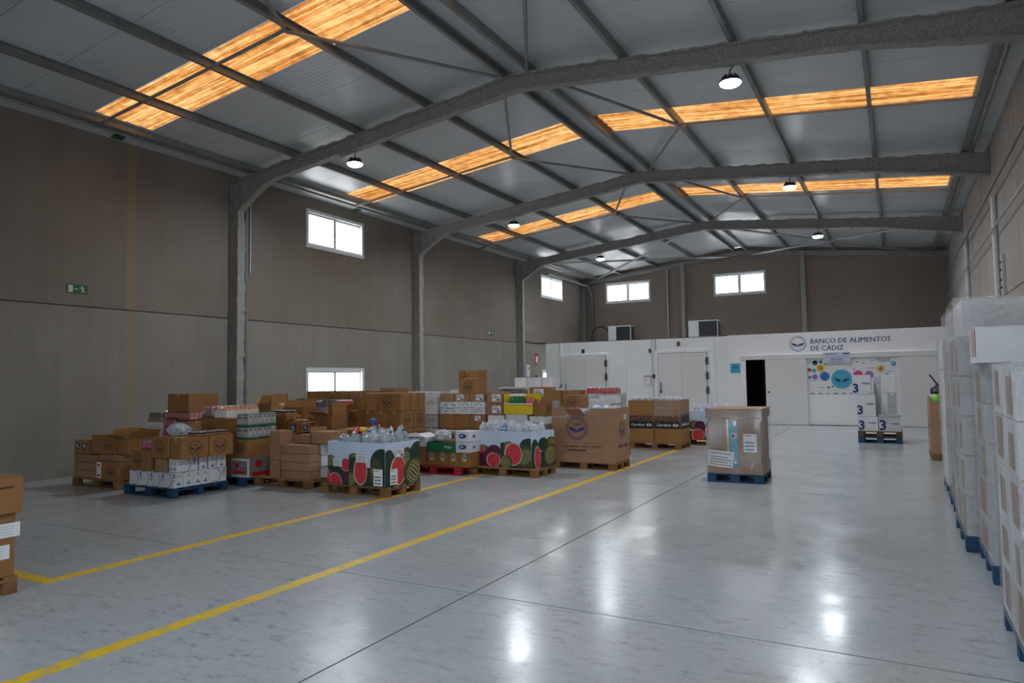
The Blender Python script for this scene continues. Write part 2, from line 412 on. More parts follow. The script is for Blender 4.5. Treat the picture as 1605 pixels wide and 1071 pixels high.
def d_scribble():
    b = MB()
    for x0, y0, x1 in ((-.42, -.02, -.12), (.1, -.02, .4)):
        b.rect(x0, x1, y0, y0+.03, 'dark_grey'); b.ring((x0+x1)/2, y0+.06, .05, .07, 'navy', 0, PI, 2*PI, 8)
    b.rect(-.3, .3, .13, .15, 'dark_grey'); return b
def d_tomato():
    b = MB(); b.rect(-.5, .5, -.32, .32, 'steel'); b.disc(-.15, .1, .14, .12, 'red', .0008); b.rect(-.4, .4, -.27, -.14, 'red', .0008); b.rect(.05, .42, -.05, -.02, 'blue', .0008); return b
def d_redlabel():
    b = MB(); b.rect(-.5, .5, -1.0, 1.0, 'paper'); b.disc(-.05, .6, .25, .2, 'red', .0008); b.rect(-.35, .35, .12, .16, 'dark_grey', .0008); b.rect(-.35, .3, -.8, -.55, 'red', .0008); return b
def d_shield():
    b = MB(); b.rect(-.4, .4, .0, .5, 'sky_blue'); b.rect(-.28, .28, .2, .42, 'navy', .0008); b.disc(0, -.18, .38, .2, 'yellow'); b.rect(-.3, .3, -.42, -.36, 'dark_grey'); return b
def d_blueprint():
    b = MB(); b.rect(-.5, .5, -.5, .5, 'navy'); b.disc(-.1, .1, .3, .25, 'sky_blue', .0008); b.disc(.15, -.2, .2, .15, 'yellow', .0012); return b
def d_oval():
    b = MB(); b.disc(0, 0, .5, .26, 'navy'); b.disc(-.1, .02, .25, .12, 'sky_blue', .0008); return b
def d_flower():
    b = MB()
    for i in range(7):
        a = 2*PI*i/7; b.disc(.27*math.cos(a), .27*math.sin(a), .18, .18, 'red', .0004*i, 12)
    b.disc(0, 0, .13, .13, 'melon_rim', .004, 12); return b
def d_faint():
    b = MB(); b.rect(-.5, .5, -.26, .26, 'paper')
    for y in (.14, .04, -.06, -.16): b.rect(-.42, .3, y, y+.015, 'steel', .0008)
    return b
DEC = dict(faint=d_faint, emblem=d_emblem, emblem_blue=d_emblem_blue, label=d_label, barcode=d_barcode, sheet=d_sheet, ledger=d_ledger, stripe=d_stripe, scribble=d_scribble,
           tomato=d_tomato, redlabel=d_redlabel, shield=d_shield, blueprint=d_blueprint, oval=d_oval, flower=d_flower)
DNAME = dict(faint='paper_label', emblem='printed_emblem', emblem_blue='printed_emblem', label='paper_label', barcode='paper_label', sheet='paper_sheet', ledger='printed_mark', stripe='printed_mark',
             scribble='printed_mark', tomato='printed_picture', redlabel='paper_label', shield='printed_picture', blueprint='printed_picture', oval='printed_picture', flower='printed_picture')
def decal(parent, dims, face, kind, u=.5, v=.5, s=.2, tilt=0):
    w, d, h = dims; r = FACE[face]
    rot = Matrix.Rotation(r[2], 3, 'Z') @ Matrix.Rotation(r[0], 3, 'X') @ Matrix.Rotation(tilt, 3, 'Z')
    o = link(DNAME[kind], cm(('decal', kind), DEC[kind], DNAME[kind]), parent, face_loc(face, w, d, h, u, v), rot.to_euler(), (s, s, 1))
    return o

# ------------------------------------------------------------------ cartons
CARDS = {'f': 'cardboard', 'k': 'kraft', 'w': 'white_card', 'g': 'grey_card'}
def carton_mesh(w, d, h, mat):
    b = MB(); t = min(.006, h*.05)
    b.box(-w/2, w/2, -d/2, d/2, 0, h-t, mat, .004)
    if w >= d:
        b.box(-w/2, w/2, -d/2, -.003, h-t, h, mat); b.box(-w/2, w/2, .003, d/2, h-t, h-.001, mat)
    else:
        b.box(-w/2, -.003, -d/2, d/2, h-t, h, mat); b.box(.003, w/2, -d/2, d/2, h-t, h-.001, mat)
    return b
def tape_mesh(w, d, h, mat):
    b = MB(); t = .025; e = .0015; dn = min(.06, h*.3)
    if w >= d:
        b.box(-w/2-e, w/2+e, -t, t, h, h+e, mat)
        for s in (-1, 1): b.box(min(s*w/2, s*(w/2+e)), max(s*w/2, s*(w/2+e)), -t, t, h-dn, h, mat)
    else:
        b.box(-t, t, -d/2-e, d/2+e, h, h+e, mat)
        for s in (-1, 1): b.box(-t, t, min(s*d/2, s*(d/2+e)), max(s*d/2, s*(d/2+e)), h-dn, h, mat)
    return b
items = []      # (object, look, category, pallet nick, layer word, hidden) -> labelled at the end
def reg(o, look, cat, nick, layer, hid=False): items.append((o, look, cat, nick, layer, hid)); return o
q = lambda a: round(a, 3)
LOOK = {'f': 'golden brown carton', 'k': 'plain kraft carton', 'w': 'white carton', 'g': 'grey carton'}
def carton(kind, x0, x1, y0, y1, z, h, nick='', layer='', deco=(), look=None, rz=None, hid=False, name='carton', taped=True):
    w, d = q(x1-x0-.006), q(y1-y0-.006); h2 = q(h-.003)
    o = link(name, cm(('carton', w, d, h2, kind), lambda: carton_mesh(w, d, h2, CARDS[kind]), 'carton'), None,
             ((x0+x1)/2, (y0+y1)/2, z), (0, 0, math.radians(random.uniform(-.25, .25)) if rz is None else math.radians(rz)))
    if taped: link('tape', cm(('tape', w, d, h2, kind), lambda: tape_mesh(w, d, h2, 'tape' if kind in 'fk' else 'clear_tape'), 'tape'), o)
    for dc in deco: decal(o, (w, d, h2), *dc)
    if look is None:
        look = LOOK[kind]
        if any(x[1] == 'emblem' for x in deco): look = 'golden brown carton with round emblem'
        elif any(x[1] in ('label', 'redlabel') for x in deco): look = look+' with paper label'
    return reg(o, look, 'carton', nick, layer, hid)
def grid(kind, xs, ys, z, h, nick, layer, front=(), side=(), skip=(), hidden=(), look=None, only_edge=False):
    for j in range(len(ys)-1):
        for i in range(len(xs)-1):
            if (i, j) in skip: continue
            edge = j == 0 or i == len(xs)-2
            if only_edge and not edge: continue
            dc = []
            if j == 0: dc += list(front)
            if i == len(xs)-2: dc += list(side)
            carton(kind, xs[i], xs[i+1], ys[j], ys[j+1], z, h, nick, layer, dc, look, hid=hidden == 'all' or (hidden == 'inner' and not edge) or (isinstance(hidden, (list, tuple)) and (i, j) in hidden))
def open_carton(kind, x0, x1, y0, y1, z, h, nick, layer, deco=(), angles=(70, 70, 150, 120), look='open carton with raised flaps', rz=0, flap=None, fill=None):
    w, d = q(x1-x0-.006), q(y1-y0-.006); t = .006; mat = CARDS[kind]; fl = flap or min(w, d)*.45
    def mk():
        b = MB(); b.box(-w/2, w/2, -d/2, d/2, 0, t, mat)
        b.box(-w/2, -w/2+t, -d/2, d/2, t, h, mat); b.box(w/2-t, w/2, -d/2, d/2, t, h, mat)
        b.box(-w/2+t, w/2-t, -d/2, -d/2+t, t, h, mat); b.box(-w/2+t, w/2-t, d/2-t, d/2, t, h, mat); return b
    o = link('open_carton', cm(('open', w, d, h, kind), mk, 'open_carton'), None, ((x0+x1)/2, (y0+y1)/2, z), (0, 0, math.radians(rz)))
    # flap angle: 0 = lying inward over the opening, 90 = upright, 180 = lying outward
    for L, loc, r, a in ((w, (0, -d/2, h), 0, angles[0]), (w, (0, d/2, h), PI, angles[1]), (d, (-w/2, 0, h), -PI/2, angles[2]), (d, (w/2, 0, h), PI/2, angles[3])):
        f = link('flap', cm(('flap', q(L), q(fl), kind), lambda: MB().box(-L/2+.004, L/2-.004, 0, fl, -.002, .003, mat), 'flap'), o, loc)
        f.rotation_euler = (Matrix.Rotation(r, 3, 'Z') @ Matrix.Rotation(math.radians(a), 3, 'X')).to_euler()
    for dc in deco: decal(o, (w, d, h), *dc)
    return reg(o, look, 'carton', nick, layer)

# ------------------------------------------------------------------ pallets
def pallet(x0, x1, y0, y1, label, mat='pallet_wood', z=0.0, rz=0):
    e = bpy.data.objects.new('pallet', None); C.objects.link(e); e.location = ((x0+x1)/2, (y0+y1)/2, z); e.rotation_euler.z = math.radians(rz)
    L, D = q(x1-x0), q(y1-y0); tag(e, label, 'pallet')
    bw = .1 if D < .9 else .115
    bd = cm(('deck', L, D, mat), lambda: MB().box(-L/2, L/2, -bw/2, bw/2, 0, .022, mat, .002), 'deck_board')
    n = 5 if D < .9 else 6
    for i in range(n): link('deck_board', bd, e, (0, -D/2+bw/2+(D-bw)*i/(n-1), .1215))
    st = cm(('stringer', L, D, mat), lambda: MB().box(-.07, .07, -D/2, D/2, 0, .022, mat, .002), 'stringer_board')
    bl = cm(('block', mat), lambda: MB().box(-.07, .07, -.05, .05, 0, .078, mat, .003), 'block')
    for i in (-1, 0, 1):
        link('stringer_board', st, e, (i*(L/2-.07), 0, .0995))
        for j in (-1, 0, 1): link('block', bl, e, (i*(L/2-.07), j*(D/2-.05), .0215))
    bb = cm(('bottom', L, mat), lambda: MB().box(-L/2, L/2, -.05, .05, 0, .0215, mat, .002), 'bottom_board')
    for j in (-1, 0, 1): link('bottom_board', bb, e, (0, j*(D/2-.05), 0))
    return e

# ------------------------------------------------------------------ loose goods
def bottle_prof(r, h): return [(r*.9, 0), (r, h*.04), (r, h*.62), (r*.85, h*.72), (r*.35, h*.86), (r*.32, h*.93)]
def bottle_pack(x0, x1, y0, y1, z, h, mat, cap, label, cat='bottle pack', nx=3, ny=2, tray=None, wrap=True, trayh=.35, squat=False, group=None):
    """shrink-wrapped or trayed bottles that are lifted as one"""
    e = bpy.data.objects.new('bottle_pack', None); C.objects.link(e); e.location = ((x0+x1)/2, (y0+y1)/2, z)
    w, d = x1-x0, y1-y0; r = min(w/nx, d/ny)/2*.96
    def mk():
        b = MB(); b.lathe([(r*.9, 0), (r, h*.05), (r, h*.8), (r*.8, h*.86)] if squat else bottle_prof(r, h*.95), mat, 9)
        return b
    me = cm(('bottle', q(r), q(h), mat, squat), mk, 'bottle')
    cp = cm(('cap', q(r), q(h), cap, squat), lambda: MB().lathe([(r*.9, h*.86), (r*.9, h), (r*.8, h)] if squat else [(r*.4, h*.9), (r*.4, h*.99), (r*.3, h)], cap, 9), 'cap')
    nm = 'jar' if squat else 'bottle'
    for i in range(nx):
        for j in range(ny):
            bo = link(nm, me, e, (-w/2+w*(i+.5)/nx, -d/2+d*(j+.5)/ny, .004)); link('lid' if squat else 'cap', cp, bo)
    if tray:
        th = h*trayh
        def mt():
            b = MB(); t = .004; b.box(-w/2, w/2, -d/2, d/2, 0, .003, tray)
            b.box(-w/2-t, -w/2, -d/2, d/2, 0, th, tray); b.box(w/2, w/2+t, -d/2, d/2, 0, th, tray)
            b.box(-w/2-t, w/2+t, -d/2-t, -d/2, 0, th, tray); b.box(-w/2-t, w/2+t, d/2, d/2+t, 0, th, tray); return b
        link('tray', cm(('tray', q(w), q(d), q(h), tray), mt, 'tray'), e)
    if wrap: link('shrink_wrap', cm(('wrap', q(w), q(d), q(h)), lambda: MB().box(-w/2-.006, w/2+.006, -d/2-.006, d/2+.006, .001, h+.004, 'stretch_wrap', .02), 'shrink_wrap'), e)
    tag(e, label, cat, group); return e
def crumple(name, mat, rx, ry, rz_, seed, loc, label, cat, group=None, sub=2, amp=.24):
    import bmesh
    key = ('crumple', seed % 5, mat)
    if key not in cache:
        bm = bmesh.new(); bmesh.ops.create_icosphere(bm, subdivisions=3, radius=1)
        for v in bm.verts:
            k = 1+amp*noise.noise(v.co*2.1+Vector((seed*3.7, 0, 0)))+amp*.7*noise.noise(v.co*5.3+Vector((0, seed*2.1, 0)))
            v.co *= k
            v.co.z = max(v.co.z, -.75)
        me = bpy.data.meshes.new(name); bm.to_mesh(me); bm.free(); me.materials.append(M[mat]); cache[key] = me
    o = link(name, cache[key], None, loc, (0, 0, seed*1.3), (rx, ry, rz_)); tag(o, label, cat, group); return o
def jug(loc, rot, s, capmat, label, group, body='clear_plastic'):
    def mk():
        b = MB(); pr = [(.07, 0), (.08, .01)]
        for i in range(5): pr += [(.08, .03+.035*i), (.074, .045+.035*i)]
        pr += [(.08, .21), (.072, .245), (.04, .285), (.022, .30), (.022, .318)]
        b.lathe(pr, body, 12); return b
    o = link('water_jug', cm(('jug', body), mk, 'water_jug'), None, loc, rot, (s, s, s))
    link('cap', cm(('jugcap', capmat), lambda: MB().lathe([(.026, .308), (.026, .335), (.02, .338)], capmat, 10), 'cap'), o)
    def hd():
        b = MB(); b.path([(0.026, 0, .30), (.055, 0, .315), (.065, 0, .345), (.04, 0, .365), (.01, 0, .35), (-.02, 0, .31)], .006, 'paper', 5); return b
    link('carry_handle', cm('jughandle', hd, 'carry_handle'), o)
    tag(o, label, 'water jug', group); return o

# ================================================================== THE SETTING
XL, XR, YB, YE, XM = -13.54, 1.95, -3.4, 31.7, -5.85
FR = [-3.2, 3.78, 10.76, 17.745, 24.73]
rt = lambda x: 7.28-.105*abs(x-XM)          # top line of the rafters
ru = lambda x: rt(x)+.16                    # underside of the roof sheets
def struct(name, me=None, loc=(0, 0, 0)): return link(name, me, None, loc, kind='structure')

# floor: painted concrete slabs with saw-cut joints
fl = struct('floor', MB().box(XL-.2, XR+.2, YB-.3, YE+.2, -.20, -.012, 'joint').mesh('floor'))
gx = [XL-.1, -9.03, -3.02, XR+.1]; gy = [YB-.2, 4.71, 10.72, 16.7, 25.1, YE+.1]; g = .007
for i in range(3):
    for j in range(5):
        link('slab', MB().box(gx[i]+(g if i else 0), gx[i+1]-(g if i < 2 else 0), gy[j]+g, gy[j+1]-g, -.012, 0, 'floor_paint').mesh('slab'), fl)
def line(x0, x1, y0, y1):
    link('yellow_line', MB().box(x0, x1, y0, y1, 0, .0012, 'yellow_line').mesh('yellow_line'), fl)
line(-6.58, -6.45, 3.41, 15.0); line(-9.6, -6.45, 3.28, 3.41); line(-4.56, -4.43, -3.0, 22.0)

def panel_x(parent, x0, x1, y0, y1, z0, z1, mat, holes=(), name='wall_panel'):
    b = MB()
    if holes:
        h = holes[0]
        b.box(x0, x1, y0, h[0], z0, z1, mat); b.box(x0, x1, h[1], y1, z0, z1, mat)
        if h[2] > z0: b.box(x0, x1, h[0], h[1], z0, h[2], mat)
        if h[3] < z1: b.box(x0, x1, h[0], h[1], h[3], z1, mat)
    else: b.box(x0, x1, y0, y1, z0, z1, mat)
    return link(name, b.mesh(name), parent)
def panel_y(parent, x0, x1, y0, y1, z0, z1, mat, holes=(), name='wall_panel', top=None):
    b = MB()
    def bx(a, c, zz0, zz1):
        if zz1 is None:   # sloped top under the roof
            for u, v in ([(a, XM), (XM, c)] if a < XM < c else [(a, c)]):
                V = [(u, y0, zz0), (v, y0, zz0), (v, y1, zz0), (u, y1, zz0), (u, y0, ru(u)), (v, y0, ru(v)), (v, y1, ru(v)), (u, y1, ru(u))]
                b.faces(V, [(3, 2, 1, 0), (4, 5, 6, 7), (0, 1, 5, 4), (1, 2, 6, 5), (2, 3, 7, 6), (3, 0, 4, 7)], mat)
        else: b.box(a, c, y0, y1, zz0, zz1, mat)
    zt = z1
    if holes:
        h = holes[0]; bx(x0, h[0], z0, zt); bx(h[1], x1, z0, zt)
        if h[2] > z0: b.box(h[0], h[1], y0, y1, z0, h[2], mat)
        if zt is None or h[3] < zt: bx(h[0], h[1], h[3], zt)
    else: bx(x0, x1, z0, zt)
    return link(name, b.mesh(name), parent)

wl = struct('wall_left'); wr = struct('wall_right'); we = struct('wall_back'); wf = struct('wall_front')
ys = FR+[YE]; LW = {1: (13.16, 15.42), 4: (27.0, 29.27)}; LW = {2: (13.16, 15.42), 4: (27.0, 29.27)}
for k in range(5):
    a, b_ = ys[k]+.006, ys[k+1]-.006
    if k == 0: a = YB-.1
    ho = LW.get(k)
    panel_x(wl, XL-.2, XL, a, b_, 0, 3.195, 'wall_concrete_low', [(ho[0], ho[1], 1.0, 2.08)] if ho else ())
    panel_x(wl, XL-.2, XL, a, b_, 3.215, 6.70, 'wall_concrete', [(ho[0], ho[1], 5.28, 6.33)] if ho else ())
    for z0, z1 in ((0, 1.6), (1.61, 3.2), (3.215, 4.8), (4.81, 6.62)):
        panel_x(wr, XR, XR+.2, a, b_, z0+.004, z1, 'right_concrete')
link('joint_seal', MB().box(XL-.22, XL-.02, YB, YE, 3.19, 3.22, 'joint').mesh('joint_seal'), wl)
link('joint_seal', MB().box(XR+.02, XR+.22, YB, YE, 1.58, 1.63, 'joint').box(XR+.02, XR+.22, YB, YE, 3.18, 3.24, 'joint').box(XR+.02, XR+.22, YB, YE, 4.78, 4.83, 'joint').mesh('joint_seal'), wr)
b = MB()
for k in range(1, 5): b.box(XL-.22, XL-.01, ys[k]-.01, ys[k]+.01, 0, 6.6, 'joint').box(XR+.01, XR+.22, ys[k]-.01, ys[k]+.01, 0, 6.6, 'joint')
link('joint_seal', b.mesh('joint_seal'), wl)
# back wall: three bays between the two gable columns, two windows
ex = [XL-.2, -8.52, -3.36, XR+.2]
panel_y(we, ex[0], ex[1]-.005, YE, YE+.2, 3.0, None, 'end_concrete', [(-12.31, -10.05, 5.30, 6.33)])
panel_y(we, ex[1]+.005, ex[2]-.005, YE, YE+.2, 3.0, None, 'end_concrete', [(-7.08, -4.82, 5.30, 6.33)])
panel_y(we, ex[2]+.005, ex[3], YE, YE+.2, 3.0, None, 'end_concrete')
panel_y(we, ex[0], ex[3], YE, YE+.2, -.1, 2.99, 'end_concrete')
link('joint_seal', MB().box(XL, XR, YE+.08, YE+.15, 2.9, 3.1, 'joint').box(-8.54, -8.5, YE+.08, YE+.15, 0, 7, 'joint').box(-3.38, -3.34, YE+.08, YE+.15, 0, 7, 'joint').mesh('joint_seal'), we)
# front wall with the open loading door
panel_y(wf, ex[0], ex[3], YB-.2, YB, 0, None, 'end_concrete', [(-6.4, 0.0, -.0, 4.3)])

# windows: white aluminium, two sliding sashes
def window(n, x, y, z0, z1, length, axis):
    e = bpy.data.objects.new('window_%d' % n, None); C.objects.link(e); e['kind'] = 'structure'
    e.location = (x, y, z0); e.rotation_euler.z = PI/2 if axis == 'x' else 0
    H = z1-z0; L = length
    def fr():
        b = MB(); t = .085
        b.box(-L/2, L/2, -.03, .09, 0, t, 'white_metal', .004); b.box(-L/2, L/2, -.03, .09, H-t, H, 'white_metal', .004)
        b.box(-L/2, -L/2+t, -.03, .09, t, H-t, 'white_metal', .004); b.box(L/2-t, L/2, -.03, .09, t, H-t, 'white_metal', .004); return b
    link('window_frame', cm(('wf', q(L), q(H)), fr, 'window_frame'), e)
    def sa():
        b = MB(); t = .085; a = L/4
        b.box(-a, a, 0, .03, .06, .06+t, 'white_metal', .003); b.box(-a, a, 0, .03, H-.06-t, H-.06, 'white_metal', .003)
        b.box(-a, -a+t, 0, .03, .06+t, H-.06-t, 'white_metal', .003); b.box(a-t, a, 0, .03, .06+t, H-.06-t, 'white_metal', .003); return b
    sm = cm(('sash', q(L), q(H)), sa, 'sash'); pm = cm(('pane', q(L), q(H)), lambda: MB().box(-L/4+.08, L/4-.08, .012, .018, .14, H-.14, 'window_pane'), 'pane')
    for s in (-1, 1):
        o = link('sash', sm, e, (s*(L/4-.02), .02 if s < 0 else .052, 0)); link('pane', pm, o)
window(1, XL, 14.29, 5.28, 6.33, 2.26, 'x'); window(2, XL, 14.29, 1.0, 2.08, 2.26, 'x')
window(3, XL, 28.135, 5.28, 6.33, 2.27, 'x'); window(4, XL, 28.135, 1.0, 2.08, 2.27, 'x')
window(5, -11.18, YE, 5.30, 6.33, 2.26, 'y'); window(6, -5.95, YE, 5.30, 6.33, 2.26, 'y')

# roof: sandwich sheets one metre wide on both slopes, with translucent sheets in the bay middles
ce = struct('ceiling')
sky = [(7.13, 8.25), (13.74, 14.86), (20.38, 21.48)]
def sheet(side, y0, y1, mat='roof_sheet', x_in=.28, x_out=None, name='roof_sheet'):
    xa = XM+side*x_in; xb = (XL-.1 if side < 0 else XR+.1) if x_out is None else x_out
    b = MB()
    def slab(xa, xb, ya, yb, dz0, dz1):
        V = [(x, y, ru(x)+dz) for dz in (dz0, dz1) for y in (ya, yb) for x in (xa, xb)]
        b.faces(V, [(0, 2, 3, 1), (4, 5, 7, 6), (0, 1, 5, 4), (2, 6, 7, 3), (0, 4, 6, 2), (1, 3, 7, 5)], mat)
    slab(xa, xb, y0+.005, y1-.005, 0, .02); slab(xa, xb, y0, y1, .02, .06)
    link(name, b.mesh(name), ce)
def skysheet(side, y0, y1):
    x_in, xo = XM+side*.30, (-12.68 if side < 0 else 1.42)
    n = 24; V = []
    for i in range(n+1):
        y = y0+(y1-y0)*i/n; dz = .022*(1 if (i % 6) in (1, 2) else 0)
        V += [(x_in, y, ru(x_in)+dz), (xo, y, ru(xo)+dz)]
    b = MB(); b.faces(V, [(2*i, 2*i+2, 2*i+3, 2*i+1) for i in range(n)], 'skylight')
    link('skylight_sheet', b.mesh('skylight_sheet'), ce)
edges = []
y = YB-.1
cuts = sorted([YB-.1]+[v for s in sky for v in s]+[YE+.1])
spans = []
for a, c in zip(cuts[:-1], cuts[1:]):
    if any(abs(a-s[0]) < 1e-6 for s in sky): continue
    n = max(1, round((c-a)/1.12)); spans += [(a+(c-a)*i/n, a+(c-a)*(i+1)/n) for i in range(n)]
for a, c in spans:
    for s in (-1, 1): sheet(s, a, c)
for a, c in sky:
    for s in (-1, 1):
        skysheet(s, a, c); sheet(s, a, c, x_in=(abs(-12.68-XM) if s < 0 else abs(1.42-XM)))
# ridge cap, with a thin unsealed seam
b = MB()
for s in (-1, 1):
    V = [(XM+s*x, y, ru(XM+s*x)+dz) for dz in (.05, .09) for y in (YB-.1, YE+.1) for x in (.0, .40)]
    b.faces(V, [(0, 2, 3, 1), (4, 5, 7, 6), (0, 1, 5, 4), (2, 6, 7, 3), (0, 4, 6, 2), (1, 3, 7, 5)], 'roof_sheet')
link('ridge_cap', b.mesh('ridge_cap'), ce)
for ys_g in (7.9, 14.9, 21.8): link('green_moss', MB().faces([(x, y+dy, ru(x)-.004) for x, y, dy in ((-13.5, ys_g, 0), (-12.95, ys_g-.1, 0), (-12.95, ys_g+.0, .12), (-13.5, ys_g, .25))], [(3, 2, 1, 0)], 'moss').mesh('green_moss'), ce)
# purlins: cold-formed C sections over the rafters
def purlin(x, h=.16, w=.065, z=None, y0=YB, y1=YE, mat='purlin_steel', name='purlin'):
    z = (rt(x) if z is None else z)+.004; s = 1 if x < XM else -1
    b = MB(); b.box(x-.003, x+.003, y0, y1, z, z+h-.006, mat); b.box(min(x, x+s*w), max(x, x+s*w), y0, y1, z, z+.006, mat)
    b.box(min(x, x+s*w), max(x, x+s*w), y0, y1, z+h-.016, z+h-.010, mat); b.box(x+s*w-.003, x+s*w+.003, y0, y1, z, z+.022, mat)
    link(name, b.mesh(name), ce)
for x in (-11.5, -9.70, -7.90, -3.80, -2.0, -.2): purlin(x)
for x in (-6.14, -5.56): purlin(x)
for x, s in ((-12.80, 1), (1.50, -1)):      # eaves channel and the pipe run beside it
    b = MB(); z = rt(x)+.03
    b.box(x-.02, x+.02, YB, YE, z, z+.11, 'purlin_steel'); b.box(x-.06, x+.06, YB, YE, z-.006, z+.006, 'purlin_steel'); link('eaves_channel', b.mesh('eaves_channel'), ce)
    xx = x-s*.14; link('eaves_pipe', MB().tube((xx, YB, rt(xx)+.03), (xx, YE, rt(xx)+.03), .035, 'purlin_steel', 8).mesh('eaves_pipe'), ce)
# tie rods at mid bay and the diamond bracing
mids = [.29, 7.27, 14.33, 21.25]
def rod(p, r_, r, name, mat='purlin_steel', n=6): link(name, MB().tube(p, r_, r, mat, n).mesh(name), ce)
for i, ym in enumerate(mids):
    for s in (-1, 1):
        x0 = XM+s*2.05; x1 = -12.85 if s < 0 else 1.5
        b = MB(); b.box(-.5, .5, -.5, .5, -.5, .5, 'purlin_steel')
        V = [(x, ym+dy, rt(x)+dz) for dz in (-.02, .02) for dy in (-.02, .02) for x in (x0, x1)]
        b = MB(); b.faces(V, [(0, 2, 3, 1), (4, 5, 7, 6), (0, 1, 5, 4), (2, 6, 7, 3), (0, 4, 6, 2), (1, 3, 7, 5)], 'purlin_steel'); link('tie_bar', b.mesh('tie_bar'), ce)
        for yf in (FR[i]+.1, FR[i+1]-.1):
            rod((XM+s*2.05, ym, rt(x0)-.03), (XM+s*.30, yf, rt(XM)-.06), .032, 'brace_tube')
# wind bracing of the last bay
for s in (-1, 1):
    xe = XL+.4 if s < 0 else XR-.4
    rod((xe, FR[4]+.1, rt(xe)-.12), (XM+s*.5, YE-.1, rt(XM)-.22), .045, 'brace_tube', 'steel', 8)
    rod((xe, YE-.2, rt(xe)-.15), (XM+s*.3, FR[4]+.1, rt(XM)-.22), .045, 'brace_tube', 'steel', 8)
# portal frames: I sections under rough sprayed fireproofing
def isec_path(pts, up, hs, flw, name, parent, mat='sprayed_fireproofing', seed=0):
    """I section whose top line runs through pts (x, z); depth hs at each point; width along Y"""
    V = []; prof = [(-.5, 0), (.5, 0), (.5, -.09), (.10, -.12), (.10, -.88), (.5, -.91), (.5, -1), (-.5, -1), (-.5, -.91), (-.10, -.88), (-.10, -.12), (-.5, -.09)]
    n = len(prof); k = 0
    for (x, y, z), (dx, dz), h in zip(pts, up, hs):
        for a, t in prof:
            j = noise.noise(Vector((x*5.1+seed, a*9+y, (z+t)*6.3)))*.022+noise.noise(Vector((x*19+seed, a*17, z*19)))*.016
            V.append((x+dx*(t*h)+dx*j, y+a*flw+j*.9*(1 if a > 0 else -1), z+dz*(t*h)+dz*j))
    F = []
    for i in range(len(pts)-1):
        for a in range(n): F.append((i*n+a, i*n+(a+1) % n, (i+1)*n+(a+1) % n, (i+1)*n+a))
    F += [tuple(range(n))[::-1], tuple(range((len(pts)-1)*n, len(pts)*n))]
    b = MB(); b.faces(V, F, mat); return link(name, b.mesh(name), parent)
for fi, yf in enumerate(FR):
    fr = struct('portal_frame', None, (0, 0, 0)); fr['label'] = 'sprayed steel portal frame spanning the hall'
    yc = yf+.10
    for s in (-1, 1):
        xw = XL if s < 0 else XR; ins = .30 if s < 0 else .01
        N = 110; pts = []; hs = []
        for i in range(N+1):
            x = XM+(xw-s*ins-XM)*i/N; dist = abs(xw-x)
            hh = .315 + ((max(0, 1-(dist-.3)/1.05)**1.25)*.46 if s < 0 else max(0, 1-dist/2.3)*.20)
            pts.append((x, yc, rt(x)-.005)); hs.append(hh)
        isec_path(pts, [(0, 1)]*len(pts), hs, .17, 'rafter', fr, seed=fi*3+s)
        if s > 0: continue      # on the right the columns stand inside the wall thickness
        # column: depth .30 across X, flange .2 along Y
        M2 = 60; pts = [(xw-s*.30, yc, 6.40*i/M2) for i in range(M2+1)]
        isec_path(pts, [(-s, 0)]*len(pts), [.29]*len(pts), .2, 'column', fr, seed=fi*5+s+40)
        link('base_plate', MB().box(xw-s*.30-.05 if s > 0 else XL, xw-s*.30+.05 if s < 0 else XR, yc-.14, yc+.14, 0, .015, 'purlin_steel').mesh('base_plate'), fr)
# gable columns and gable rafter of the back wall
gc = struct('gable_frame')
for x in (-8.45, -3.30):
    b = MB(); z = rt(x)-.02
    b.box(x-.09, x+.09, YE-.20, YE-.185, 3.0, z, 'sprayed_fireproofing'); b.box(x-.01, x+.01, YE-.19, YE-.01, 3.0, z, 'sprayed_fireproofing'); b.box(x-.09, x+.09, YE-.02, YE-.002, 3.0, z, 'sprayed_fireproofing')
    link('column', b.mesh('column'), gc)
for s in (-1, 1):
    xw = XL if s < 0 else XR; b = MB()
    V = [(x, y, rt(x)-dz) for dz in (.20, .0) for y in (YE-.12, YE-.002) for x in (XM, xw)]
    b.faces(V, [(0, 2, 3, 1), (4, 5, 7, 6), (0, 1, 5, 4), (2, 6, 7, 3), (0, 4, 6, 2), (1, 3, 7, 5)], 'purlin_steel'); link('rafter', b.mesh('rafter'), gc)
link('column', MB().box(XL+.002, XL+.25, YE-.25, YE-.002, 0, 6.4, 'purlin_steel', .01).mesh('column'), gc)

